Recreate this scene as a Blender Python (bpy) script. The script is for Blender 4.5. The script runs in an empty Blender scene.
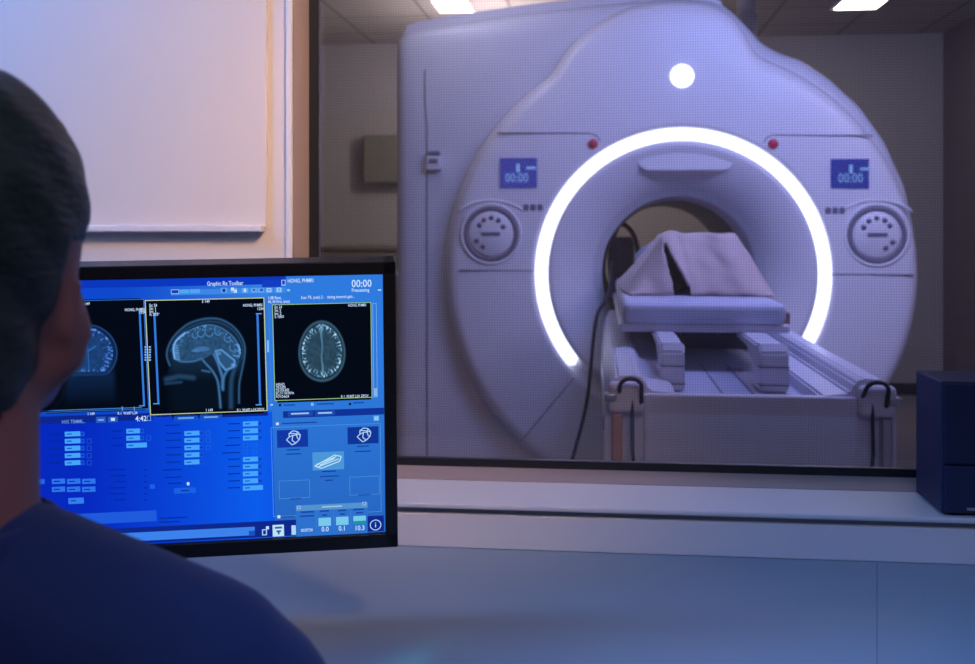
import bpy, bmesh, math, random
import numpy as np
from mathutils import Vector, Matrix
random.seed(4)
D = bpy.data; COL = bpy.context.scene.collection
PI = math.pi

# ------------------------------------------------------------------ helpers
def lin(c):
    return tuple(((v/255)/12.92 if v/255 <= .04045 else ((v/255+.055)/1.055)**2.4) for v in c)

def mat(name, rgb, rough=.5, metal=0.0, var=.06, scale=12, bump=0.0, bscale=200, spec=.5, sheen=0, stretch=None):
    m = D.materials.new(name); m.use_nodes = True
    nt = m.node_tree; b = nt.nodes['Principled BSDF']
    c = lin(rgb)
    tc = nt.nodes.new('ShaderNodeTexCoord')
    src = tc.outputs['Object']
    if stretch:
        mp = nt.nodes.new('ShaderNodeMapping'); mp.inputs['Scale'].default_value = stretch
        nt.links.new(src, mp.inputs[0]); src = mp.outputs[0]
    n = nt.nodes.new('ShaderNodeTexNoise'); n.inputs['Scale'].default_value = scale
    nt.links.new(src, n.inputs['Vector'])
    mx = nt.nodes.new('ShaderNodeMix'); mx.data_type = 'RGBA'
    mx.inputs[6].default_value = tuple(max(0, v*(1-var)) for v in c)+(1,)
    mx.inputs[7].default_value = tuple(min(1, v*(1+var)) for v in c)+(1,)
    nt.links.new(n.outputs[0], mx.inputs[0]); nt.links.new(mx.outputs[2], b.inputs['Base Color'])
    b.inputs['Roughness'].default_value = rough; b.inputs['Metallic'].default_value = metal
    b.inputs['Specular IOR Level'].default_value = spec
    if sheen: b.inputs['Sheen Weight'].default_value = sheen
    if bump:
        n2 = nt.nodes.new('ShaderNodeTexNoise'); n2.inputs['Scale'].default_value = bscale
        nt.links.new(src, n2.inputs['Vector'])
        bp = nt.nodes.new('ShaderNodeBump'); bp.inputs['Strength'].default_value = bump; bp.inputs['Distance'].default_value = .002
        nt.links.new(n2.outputs[0], bp.inputs['Height']); nt.links.new(bp.outputs[0], b.inputs['Normal'])
    return m

def emat(name, rgb, s):
    m = D.materials.new(name); m.use_nodes = True; nt = m.node_tree; nt.nodes.clear()
    o = nt.nodes.new('ShaderNodeOutputMaterial'); e = nt.nodes.new('ShaderNodeEmission')
    e.inputs[0].default_value = lin(rgb)+(1,); e.inputs[1].default_value = s
    nt.links.new(e.outputs[0], o.inputs[0]); return m

def setp(o, label=None, cat=None, group=None, kind=None):
    if label: o['label'] = label
    if cat: o['category'] = cat
    if group: o['group'] = group
    if kind: o['kind'] = kind
    return o

def empty(name, loc, label, cat, rz=0, group=None):
    o = D.objects.new(name, None); o.location = loc; o.rotation_euler = (0, 0, rz); o.empty_display_size = .05
    COL.objects.link(o); return setp(o, label, cat, group)

class MB:
    """collects shapes, then builds ONE mesh object"""
    def __init__(s): s.v = []; s.f = []; s.s = []; s.m = []
    def add(s, v, f, smooth=False, mi=0):
        k = len(s.v); s.v += [tuple(p) for p in v]
        for q in f: s.f.append(tuple(i+k for i in q)); s.s.append(smooth); s.m.append(mi)
        return s
    def box(s, x0, x1, y0, y1, z0, z1, bev=0, mi=0, xf=None):
        bm = bmesh.new(); bmesh.ops.create_cube(bm, size=1)
        for v in bm.verts: v.co = Vector(((x0+x1)/2+v.co.x*(x1-x0), (y0+y1)/2+v.co.y*(y1-y0), (z0+z1)/2+v.co.z*(z1-z0)))
        if bev: bmesh.ops.bevel(bm, geom=list(bm.edges), offset=bev, segments=3, affect='EDGES', profile=.5)
        if xf is not None: bm.transform(xf)
        bm.verts.index_update()
        s.add([v.co[:] for v in bm.verts], [[v.index for v in f.verts] for f in bm.faces], False, mi); bm.free(); return s
    def prism(s, pts, axis, a0, a1, bev=0, smooth=False):
        """polygon pts extruded along axis ('x' -> pts are (y,z), 'y' -> (x,z), 'z' -> (x,y))"""
        def P(p, a): return {'x': (a, p[0], p[1]), 'y': (p[0], a, p[1]), 'z': (p[0], p[1], a)}[axis]
        bm = bmesh.new()
        A = [bm.verts.new(P(p, a0)) for p in pts]; B = [bm.verts.new(P(p, a1)) for p in pts]; n = len(pts)
        bm.faces.new(A); bm.faces.new(B[::-1])
        for i in range(n): bm.faces.new((A[i], B[i], B[(i+1) % n], A[(i+1) % n]))
        bmesh.ops.recalc_face_normals(bm, faces=bm.faces)
        if bev: bmesh.ops.bevel(bm, geom=list(bm.edges), offset=bev, segments=2, affect='EDGES')
        bm.verts.index_update()
        s.add([v.co[:] for v in bm.verts], [[v.index for v in f.verts] for f in bm.faces], smooth); bm.free(); return s
    def tube(s, pts, r, n=10, mi=0, cap=True):
        pts = [Vector(p) for p in pts]; rs = r if isinstance(r, (list, tuple)) else [r]*len(pts)
        vs = []; fs = []; prev = None
        for i, p in enumerate(pts):
            t = (pts[min(i+1, len(pts)-1)]-pts[max(i-1, 0)]).normalized()
            if prev is None:
                a = Vector((0, 0, 1)) if abs(t.z) < .9 else Vector((1, 0, 0)); u = t.cross(a).normalized()
            else: u = (prev-t*prev.dot(t)).normalized()
            prev = u; w = t.cross(u)
            for k in range(n): vs.append(p+(u*math.cos(2*PI*k/n)+w*math.sin(2*PI*k/n))*rs[i])
        for i in range(len(pts)-1):
            for k in range(n): fs.append((i*n+k, i*n+(k+1) % n, (i+1)*n+(k+1) % n, (i+1)*n+k))
        if cap: fs.append(tuple(range(n))[::-1]); fs.append(tuple((len(pts)-1)*n+k for k in range(n)))
        return s.add(vs, fs, True, mi)
    def lathe(s, prof, c, axis='z', n=40, mi=0):
        vs = []; fs = []
        for r, h in prof:
            for k in range(n):
                a = 2*PI*k/n; x, y = r*math.cos(a), r*math.sin(a)
                vs.append((c[0]+x, c[1]+y, c[2]+h) if axis == 'z' else (c[0]+x, c[1]+h, c[2]+y))
        for i in range(len(prof)-1):
            for k in range(n): fs.append((i*n+k, i*n+(k+1) % n, (i+1)*n+(k+1) % n, (i+1)*n+k))
        return s.add(vs, fs, True, mi)
    def ball(s, c, r, nu=20, nv=12, rot=None):
        vs = []; fs = []; rx, ry, rz = r if isinstance(r, (tuple, list)) else (r, r, r)
        for j in range(nv+1):
            t = PI*j/nv
            for i in range(nu):
                a = 2*PI*i/nu; q = Vector((rx*math.sin(t)*math.cos(a), ry*math.sin(t)*math.sin(a), rz*math.cos(t)))
                if rot is not None: q = rot @ q
                vs.append(q+Vector(c))
        for j in range(nv):
            for i in range(nu): fs.append((j*nu+i, (j+1)*nu+i, (j+1)*nu+(i+1) % nu, j*nu+(i+1) % nu))
        return s.add(vs, fs, True)
    def limb(s, a, b, ra, rb):
        a = Vector(a); b = Vector(b)
        s.tube([a+(b-a)*k/8 for k in range(9)], [ra+(rb-ra)*k/8 for k in range(9)], 14); s.ball(a, ra, 14, 8); s.ball(b, rb, 14, 8); return s
    def build(s, name, m, parent=None, fix=True):
        me = D.meshes.new(name); me.from_pydata([tuple(p) for p in s.v], [], s.f)
        me.polygons.foreach_set('use_smooth', s.s)
        for mm in (m if isinstance(m, list) else [m]): me.materials.append(mm)
        me.polygons.foreach_set('material_index', s.m)
        if fix:
            bm = bmesh.new(); bm.from_mesh(me); bmesh.ops.remove_doubles(bm, verts=bm.verts, dist=1e-6)
            bmesh.ops.recalc_face_normals(bm, faces=bm.faces); bm.to_mesh(me); bm.free()
        me.update()
        o = D.objects.new(name, me); COL.objects.link(o)
        if parent: o.parent = parent
        return o

def local(o, parent):
    """world-space mesh under a parent standing at its own base: keep it in place"""
    o.parent = parent
    o.matrix_parent_inverse = (Matrix.Translation(parent.location) @ Matrix.Rotation(parent.rotation_euler.z, 4, 'Z')).inverted()
    return o

def apply_mods(o):
    dg = bpy.context.evaluated_depsgraph_get()
    me = D.meshes.new_from_object(o.evaluated_get(dg)); o.modifiers.clear(); o.data = me
    for p in me.polygons: p.use_smooth = True
    return o

# ------------------------------------------------------------------ camera (eye height 1.27 m, turned 6.1 deg left of the wall normal)
TH = math.atan(112.5/1045); F = 1045.; HY = 228.; CZ0 = 1.27
cam = D.cameras.new('camera'); camo = D.objects.new('camera', cam); COL.objects.link(camo)
camo.location = (0, 0, CZ0); camo.rotation_euler = (PI/2, 0, TH)
cam.sensor_width = 36; cam.lens = F/975*36; cam.shift_y = -(332-HY)/975
cam.clip_start = .05; cam.dof.use_dof = True; cam.dof.focus_distance = 1.3; cam.dof.aperture_fstop = 7.5
bpy.context.scene.camera = camo
CT, ST = math.cos(TH), math.sin(TH)
def at(px, py, Y):
    """point of the photo on the vertical plane Y = const of the room"""
    k = (px-487.5)/F; h = (HY-py)/F
    dx, dy = -ST+k*CT, CT+k*ST; t = Y/dy
    return Vector((t*dx, Y, CZ0+t*h))
def atz(px, py, z):
    k = (px-487.5)/F; h = (HY-py)/F; t = (z-CZ0)/h
    return Vector((t*(-ST+k*CT), t*(CT+k*ST), z))

# ------------------------------------------------------------------ materials
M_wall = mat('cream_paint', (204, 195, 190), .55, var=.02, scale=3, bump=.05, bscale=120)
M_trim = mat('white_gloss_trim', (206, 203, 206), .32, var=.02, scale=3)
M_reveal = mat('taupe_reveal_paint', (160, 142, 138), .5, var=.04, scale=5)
M_black = mat('black_anodised_frame', (22, 26, 34), .35, var=.1)
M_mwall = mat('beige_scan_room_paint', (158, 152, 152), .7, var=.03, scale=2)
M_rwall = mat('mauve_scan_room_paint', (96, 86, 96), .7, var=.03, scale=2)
M_base = mat('dark_baseboard_rubber', (44, 42, 50), .6)
M_mfloor = mat('grey_vinyl_floor', (132, 124, 128), .4, var=.06, scale=30)
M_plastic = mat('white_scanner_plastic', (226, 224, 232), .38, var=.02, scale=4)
M_plastic2 = mat('pale_scanner_cover', (206, 206, 216), .42, var=.02, scale=4)
M_seam = mat('panel_joint_shadow_gap', (120, 116, 132), .6)
M_bore = mat('grey_bore_liner', (120, 118, 126), .45, var=.05)
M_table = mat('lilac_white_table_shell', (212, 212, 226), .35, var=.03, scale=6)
M_deck = mat('pale_table_deck', (188, 190, 208), .4, var=.03, scale=6)
M_pad = mat('pale_vinyl_mattress', (196, 198, 220), .5, var=.05, scale=10, bump=.1)
M_sheet = mat('cream_cotton_blanket', (196, 176, 172), .9, var=.06, scale=25, bump=.35, bscale=260, sheen=.3)
M_steel = mat('brushed_steel', (180, 182, 190), .28, .9, var=.05)
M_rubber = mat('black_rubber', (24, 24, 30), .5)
M_desk = mat('grey_laminate', (132, 142, 152), .45, var=.03, scale=8)
M_duct = mat('pale_duct_metal', (160, 160, 172), .3, .3)
M_bezel = mat('black_bezel_plastic', (14, 14, 17), .42, var=.1, bump=.05)
M_navy = mat('navy_speaker_shell', (16, 30, 66), .5, var=.06, bump=.08)
M_hair = mat('dark_teal_lit_hair', (46, 54, 50), .5, var=.6, scale=40, bump=1.0, bscale=90, spec=.35, stretch=(1.6, .45, 2.6))  # greened and lightened base colour carries the teal light on the hair
M_skin = mat('warm_skin', (158, 100, 92), .5, var=.08, scale=18)
M_skin2 = mat('patient_skin', (120, 76, 66), .55, var=.08, scale=18)
M_scrub = mat('navy_scrub_cotton', (22, 42, 92), .85, var=.12, scale=60, bump=.25, bscale=320, sheen=.1)
M_trou = mat('dark_trouser_cotton', (24, 26, 40), .85, var=.1, scale=60)
M_shoe = mat('black_shoe_leather', (20, 18, 18), .4)
M_chair = mat('charcoal_chair_mesh', (34, 34, 38), .7, var=.1, scale=50)
M_cab = mat('grey_green_cabinet', (104, 104, 92), .55, var=.04)
M_red = mat('red_button_plastic', (190, 50, 80), .35)
M_icon = mat('grey_button_print', (112, 108, 130), .5)
M_lamp = emat('ceiling_lamp_diffuser', (255, 250, 244), 14)
M_ring = emat('white_led_diffuser', (214, 218, 255), 3.6)
M_disp = emat('blue_lcd', (62, 70, 180), .8)
M_dtxt = emat('blue_lcd_lettering', (130, 175, 250), .9)

def tile_mat():
    m = D.materials.new('ceiling_tiles'); m.use_nodes = True; nt = m.node_tree; b = nt.nodes['Principled BSDF']
    tc = nt.nodes.new('ShaderNodeTexCoord'); br = nt.nodes.new('ShaderNodeTexBrick')
    br.offset = 0; br.inputs['Scale'].default_value = 1; br.inputs['Brick Width'].default_value = .6; br.inputs['Row Height'].default_value = .6
    br.inputs['Mortar Size'].default_value = .012
    br.inputs['Color1'].default_value = lin((176, 168, 170))+(1,); br.inputs['Color2'].default_value = lin((170, 162, 166))+(1,); br.inputs['Mortar'].default_value = lin((128, 122, 126))+(1,)
    nt.links.new(tc.outputs['Object'], br.inputs['Vector']); nt.links.new(br.outputs['Color'], b.inputs['Base Color']); b.inputs['Roughness'].default_value = .85
    return m
M_tiles = tile_mat()

def glass_mat():
    """shielded window pane: clear glass with the fine woven copper screen inside"""
    m = D.materials.new('shielded_glass_with_wire_mesh'); m.use_nodes = True; nt = m.node_tree; nt.nodes.clear()
    N = nt.nodes.new; Lk = nt.links.new
    out = N('ShaderNodeOutputMaterial'); tr = N('ShaderNodeBsdfTransparent'); gl = N('ShaderNodeBsdfGlossy'); df = N('ShaderNodeBsdfDiffuse')
    tr.inputs[0].default_value = (.97, .97, .98, 1); gl.inputs['Roughness'].default_value = .02; df.inputs[0].default_value = lin((112, 108, 112))+(1,)  # wire tone lightened so the mesh adds a hazy veil
    tc = N('ShaderNodeTexCoord'); sp = N('ShaderNodeSeparateXYZ'); Lk(tc.outputs['Object'], sp.inputs[0])
    def wave(sock):
        a = N('ShaderNodeMath'); a.operation = 'MULTIPLY'; a.inputs[1].default_value = 2*PI/.0046; Lk(sock, a.inputs[0])
        b = N('ShaderNodeMath'); b.operation = 'SINE'; Lk(a.outputs[0], b.inputs[0])
        c = N('ShaderNodeMath'); c.operation = 'MULTIPLY_ADD'; c.inputs[1].default_value = .5; c.inputs[2].default_value = .5; Lk(b.outputs[0], c.inputs[0])
        return c.outputs[0]
    mx = N('ShaderNodeMath'); mx.operation = 'MAXIMUM'; Lk(wave(sp.outputs[0]), mx.inputs[0]); Lk(wave(sp.outputs[2]), mx.inputs[1])
    pw = N('ShaderNodeMath'); pw.operation = 'POWER'; Lk(mx.outputs[0], pw.inputs[0]); pw.inputs[1].default_value = 2
    sc = N('ShaderNodeMath'); sc.operation = 'MULTIPLY'; sc.inputs[1].default_value = .15; Lk(pw.outputs[0], sc.inputs[0])
    m1 = N('ShaderNodeMixShader'); Lk(sc.outputs[0], m1.inputs[0]); Lk(tr.outputs[0], m1.inputs[1]); Lk(df.outputs[0], m1.inputs[2])
    fr = N('ShaderNodeFresnel'); fr.inputs[0].default_value = 1.5
    m2 = N('ShaderNodeMixShader'); Lk(fr.outputs[0], m2.inputs[0]); Lk(m1.outputs[0], m2.inputs[1]); Lk(gl.outputs[0], m2.inputs[2])
    Lk(m2.outputs[0], out.inputs[0]); return m
M_glass = glass_mat()

def attr_emat(name, s):
    m = D.materials.new(name); m.use_nodes = True; nt = m.node_tree; nt.nodes.clear()
    o = nt.nodes.new('ShaderNodeOutputMaterial'); e = nt.nodes.new('ShaderNodeEmission'); a = nt.nodes.new('ShaderNodeAttribute'); a.attribute_name = 'Col'
    nt.links.new(a.outputs['Color'], e.inputs[0]); e.inputs[1].default_value = s
    g = nt.nodes.new('ShaderNodeBsdfGlossy'); g.inputs['Roughness'].default_value = .3; g.inputs[0].default_value = (.02, .02, .02, 1)
    ad = nt.nodes.new('ShaderNodeAddShader'); nt.links.new(e.outputs[0], ad.inputs[0]); nt.links.new(g.outputs[0], ad.inputs[1]); nt.links.new(ad.outputs[0], o.inputs[0])
    return m
M_screen = attr_emat('lcd_screen_image', 1.0)

def text_mesh(s, size, align='LEFT'):
    c = D.curves.new('t', 'FONT'); c.body = s; c.size = size; c.align_x = align; c.resolution_u = 2; c.offset = .012*size if size < .02 else 0
    o = D.objects.new('t', c); COL.objects.link(o)
    dg = bpy.context.evaluated_depsgraph_get(); e = o.evaluated_get(dg); me = e.to_mesh()
    v = [tuple(q.co) for q in me.vertices]; f = [tuple(p.vertices) for p in me.polygons]
    e.to_mesh_clear(); D.objects.remove(o); D.curves.remove(c); return v, f

# ------------------------------------------------------------------ control room
WY = 1.76; GY = 1.857
xL = at(293, 100, WY).x; xGl = xL; xR = 1.32; zS = .842; zT = 1.98
RL, RR, RB, CH = -2.3, 2.1, -2.1, 2.6
def struct(name, mb, m): return setp(mb.build(name, m), kind='structure')
MX0, MX1, MY0, MY1, MZ = -3.4, at(943, 100, 8.25).x, 1.873, 8.25, 2.75
w = MB(); w.box(RL, xL, WY, MY0, 0, MZ); w.box(xR, RR, WY, MY0, 0, MZ); w.box(xL, xR, WY, MY0, 0, zS-.03); w.box(xL, xR, WY, MY0, zT, MZ)
struct('wall_front', w, M_wall)
struct('wall_left', MB().box(RL-.1, RL, RB, WY, 0, CH), M_wall)
struct('wall_right', MB().box(RR, RR+.1, RB, WY, 0, CH), M_wall)
struct('wall_back', MB().box(RL-.1, RR+.1, RB-.1, RB, 0, CH), M_wall)
struct('floor', MB().box(RL-.1, RR+.1, RB-.1, WY, -.05, 0), mat('grey_carpet_tile', (92, 96, 104), .9, var=.1, scale=80))
struct('ceiling', MB().box(RL-.1, RR+.1, RB-.1, WY, CH, CH+.05), M_tiles)
# flat wall panel with its bottom ledge, left of the window
pr = at(266.5, 100, WY-.008).x; pz = at(200, 228, WY-.01).z
struct('trim_1', MB().box(RL+.3, pr, WY-.008, WY, pz, 2.3, .002), M_wall)
le = MB().box(RL+.3, pr-.004, WY-.024, WY, pz-.007, pz+.005, .003)
struct('trim_2', le, M_trim)
struct('trim_3', MB().box(xL-.012, xL, WY-.006, WY, zS, zT+.05, .002), M_trim)
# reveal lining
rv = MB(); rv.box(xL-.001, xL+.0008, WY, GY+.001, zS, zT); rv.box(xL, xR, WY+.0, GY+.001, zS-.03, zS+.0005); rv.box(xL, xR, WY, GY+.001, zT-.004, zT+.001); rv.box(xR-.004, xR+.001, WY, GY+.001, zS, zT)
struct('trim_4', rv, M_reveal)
# window: frame + shielded pane
fw = (at(319, 100, GY).x-at(309, 100, GY).x); fb = .0148; x0 = at(308.8, 100, GY).x
win = D.objects.new('window_1', None); COL.objects.link(win); win.location = (0, GY, zS); setp(win, kind='structure')
f_ = MB(); f_.box(x0-.02, x0+fw, GY, GY+.014, zS, zT, .001); f_.box(xR-.03, xR, GY, GY+.05, zS, zT, .001)
f_.box(x0, xR, GY, GY+.014, zS, zS+fb, .001); f_.box(x0, xR, GY, GY+.05, zT-.03, zT, .001)
local(f_.build('window_frame', M_black), win)
local(MB().box(x0+fw-.002, xR-.028, GY+.005, GY+.007, zS+fb-.002, zT-.028).build('glass_pane', M_glass), win)
# beads: a slim dark-blue line along the bottom
# sill board, apron
SF = 1.605
s_ = MB(); s_.box(xL-.35, xR+.2, SF, WY+.0, zS-.008, zS, .003)
struct('trim_5', s_, M_trim)
s_ = MB(); s_.box(xL-.34, xR+.2, SF+.014, WY, zS-.017, zS-.008); struct('trim_6', s_, M_desk)
s_ = MB(); s_.box(xL-.35, xR+.2, SF+.006, WY, zS-.070, zS-.017, .002); struct('trim_7', s_, mat('apron_board_laminate', (214, 210, 214), .5, var=.02))
# worktops (two lengths meeting at a joint to the right)
DZ = zS-.070
j0 = atz(877, 561, DZ-.0).x; jd = (.2636/1.034)
yb = WY-.002; yf = .88
def jx(y): return jd*y
wt = MB().prism([(RL+.05, yf), (jx(yf)-.0002, yf), (jx(yb)-.0002, yb), (RL+.05, yb)], 'z', DZ-.032, DZ, .0004).build('worktop', M_desk)
setp(wt, 'grey laminate worktop under the sill, left of the joint and carrying the monitor', 'worktop')
wt2 = MB().prism([(jx(yf)+.0002, yf), (RR-.05, yf), (RR-.05, yb), (jx(yb)+.0002, yb)], 'z', DZ-.032, DZ, .0004).build('worktop', M_desk)
setp(wt2, 'grey laminate worktop at the lower right, right of the joint below the speaker', 'worktop')
for wk, xs in ((wt, (RL+.1, -1.25, -.02)), (wt2, (.75, RR-.12))):
    for x in xs:
        l = MB().box(x-.015, x+.015, yf+.06, WY-.03, 0, DZ-.032, .002).build('leg', M_desk); l.parent = wk

# ------------------------------------------------------------------ desktop speaker standing on the sill
a = at(942, 517, SF+.01); sx = a.x; sz1 = at(942, 372, SF+.12).z
spk = empty('speaker', (sx+.07, SF+.09, zS), 'dark navy box speaker standing on the right end of the window sill', 'speaker')
b_ = MB().box(sx, sx+.14, SF+.014, SF+.14, zS+.003, sz1, .003).build('cabinet', M_navy); local(b_, spk)
local(MB().box(sx+.004, sx+.136, SF+.008, SF+.016, zS+.078, sz1-.004, .002).build('grille', mat('navy_speaker_cloth', (12, 24, 58), .8, var=.1, scale=200, bump=.4, bscale=600)), spk)
local(MB().box(sx+.004, sx+.136, SF+.009, SF+.016, zS+.006, zS+.075, .002).build('control_panel', M_navy), spk)
local(MB().lathe([(.0, -.006), (.009, -.006), (.011, -.003), (.011, .002)], (sx+.10, SF+.008, zS+.03), 'y', 24).build('volume_knob', M_navy), spk)
local(MB().box(sx+.035, sx+.052, SF+.0075, SF+.01, zS+.010, zS+.014).build('badge', M_steel), spk)
for dx in (.02, .12):
    for dy in (.03, .12): local(MB().lathe([(0, 0), (.008, 0), (.008, .004), (0, .004)], (sx+dx, SF+dy, zS), 'z', 12).build('rubber_foot', M_rubber), spk)

# ------------------------------------------------------------------ monitor
mp = (-0.1257, 1.2871, -0.3742); ma, mb_, mc = 0.128, 0.1536, 0.0149
# pose measured in the camera's frame, turned into the room's frame
R_ = Matrix.Rotation(TH+ma, 4, 'Z') @ Matrix.Rotation(mb_, 4, 'X') @ Matrix.Rotation(-mc, 4, 'Y')
org = Vector((mp[0]*CT-mp[1]*ST, mp[0]*ST+mp[1]*CT, CZ0+mp[2]))   # lower right corner of the visible screen
W_, H_ = .518, .324
mid = org+R_.to_3x3() @ Vector((-W_/2, .03, 0)); base = Vector((mid.x, mid.y, DZ))
mon = empty('monitor', base, 'black flat monitor showing brain scans on a blue screen in front of the man', 'monitor', TH+ma)
PM = Matrix.Translation(base) @ Matrix.Rotation(TH+ma, 4, 'Z')
def mon_part(mbd, name, m, parent=None, fix=True, screen_space=True):
    if screen_space:
        X = Matrix.Translation(org) @ R_
        mbd.v = [tuple(X @ Vector(p)) for p in mbd.v]
    o = mbd.build(name, m, None, fix)
    o.parent = parent or mon
    o.matrix_parent_inverse = PM.inverted() if parent is None else Matrix.Identity(4)
    return o
BR, BT, BB = .015, .016, .0182
bz = MB()
bz.box(-W_-BR, -W_, -.006, .03, -BB, H_+BT, .0015); bz.box(0, BR, -.006, .03, -BB, H_+BT, .0015)
bz.box(-W_-BR, BR, -.006, .03, H_, H_+BT, .0015); bz.box(-W_-BR, BR, -.006, .03, -BB, -.0, .0015)
bz.box(-W_-.01, .01, .004, .042, -.01, H_+.01, .004)
mon_part(bz, 'bezel', M_bezel)
mon_part(MB().box(-.322, -.300, -.0072, -.0058, -.0125, -.0075, .0004), 'badge', emat('badge_backlight', (110, 190, 255), .9))
st = MB().box(-W_/2-.04, -W_/2+.012, .042, .06, -.02, .2, .004); mon_part(st, 'stand_neck', M_bezel)
sb = MB(); sb.box(-.10, .10, -.12, .05, 0, .012, .004); sb.box(-.04, .012, .005, .035, .01, .10, .004)
sb.v = [tuple(PM @ Vector(p)) for p in sb.v]; mon_part(sb, 'stand_base', M_bezel, screen_space=False)

class CM:
    """flat coloured display graphics: quads / text with one colour each"""
    def __init__(s): s.v = []; s.f = []; s.c = []
    def quad(s, u0, v0, u1, v1, c, l):
        k = len(s.v); y = -.0002*l
        s.v += [(u0, y, v0), (u1, y, v0), (u1, y, v1), (u0, y, v1)]; s.f.append((k, k+1, k+2, k+3)); s.c += [lin(c)]*4
    def poly(s, pts, c, l):
        k = len(s.v); s.v += [(p[0], -.0002*l, p[1]) for p in pts]; s.f.append(tuple(range(k, k+len(pts)))); s.c += [lin(c)]*len(pts)
    def line(s, pts, w, c, l):
        for (a, b), (d, e) in zip(pts[:-1], pts[1:]):
            n = Vector((-(e-b), d-a)); n = n.normalized()*w/2
            s.poly([(a+n.x, b+n.y), (a-n.x, b-n.y), (d-n.x, e-n.y), (d+n.x, e+n.y)], c, l)
    def text(s, t, u, v, h, c, l):
        vv, ff = text_mesh(t, h*1.12); vv = [(p[0]*(.84 if len(t) < 6 else .72), p[1]) for p in vv]; k = len(s.v)
        s.v += [(u+p[0], -.0002*l, v+p[1]) for p in vv]; s.f += [tuple(i+k for i in q) for q in ff]; s.c += [lin(c)]*len(vv)
    def build(s, name, m, parent):
        me = D.meshes.new(name); X = Matrix.Translation(org) @ R_
        me.from_pydata([tuple(X @ Vector(p)) for p in s.v], [], s.f); me.materials.append(m)
        ca = me.color_attributes.new('Col', 'FLOAT_COLOR', 'POINT')
        ca.data.foreach_set('color', np.array([tuple(c)+(1,) for c in s.c], dtype=np.float32).ravel())
        o = D.objects.new(name, me); COL.objects.link(o); o.parent = parent
        if parent is mon: o.matrix_parent_inverse = PM.inverted()
        return o
# the lit screen: background regions, their gradient painting the panel's viewing-angle shift
sc_ = CM(); nx, ny = 60, 40
def bgcol(u, v):
    if v > .15751 and u < -.133: base_ = (14, 72, 205); b2 = (58, 132, 226); t = min(1, max(0, (u+.3)/.17))
    elif u < -.133: base_ = (4, 40, 190); b2 = (10, 92, 235); t = min(1, max(0, 1-abs(u+.155)/.2))
    else: base_ = (46, 122, 222); b2 = (36, 100, 190); t = min(1, max(0, 1-v/.2))
    return tuple(base_[i]+(b2[i]-base_[i])*t for i in range(3))
US = [-W_+(W_-.133)*i/40 for i in range(41)]+[-.133+.133*i/16 for i in range(1, 17)]; VS_ = [.1575*j/20 for j in range(21)]+[.1575+(H_-.1575)*j/20 for j in range(1, 21)]
for i in range(56):
    for j in range(40):
        u0, u1 = US[i], US[i+1]; v0, v1 = VS_[j], VS_[j+1]
        sc_.quad(u0, v0, u1, v1, bgcol((u0+u1)/2, (v0+v1)/2), 0)
        cs = [lin(bgcol(p, q)) for p, q in ((u0, v0), (u1, v0), (u1, v1), (u0, v1))]
        side = (u0+u1)/2 < -.133
        sc_.c[-4:] = [lin(bgcol(min(p, -.1331) if side else max(p, -.1329), q)) for p, q in ((u0, v0), (u1, v0), (u1, v1), (u0, v1))]
scr = sc_.build('screen', M_screen, mon)
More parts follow.
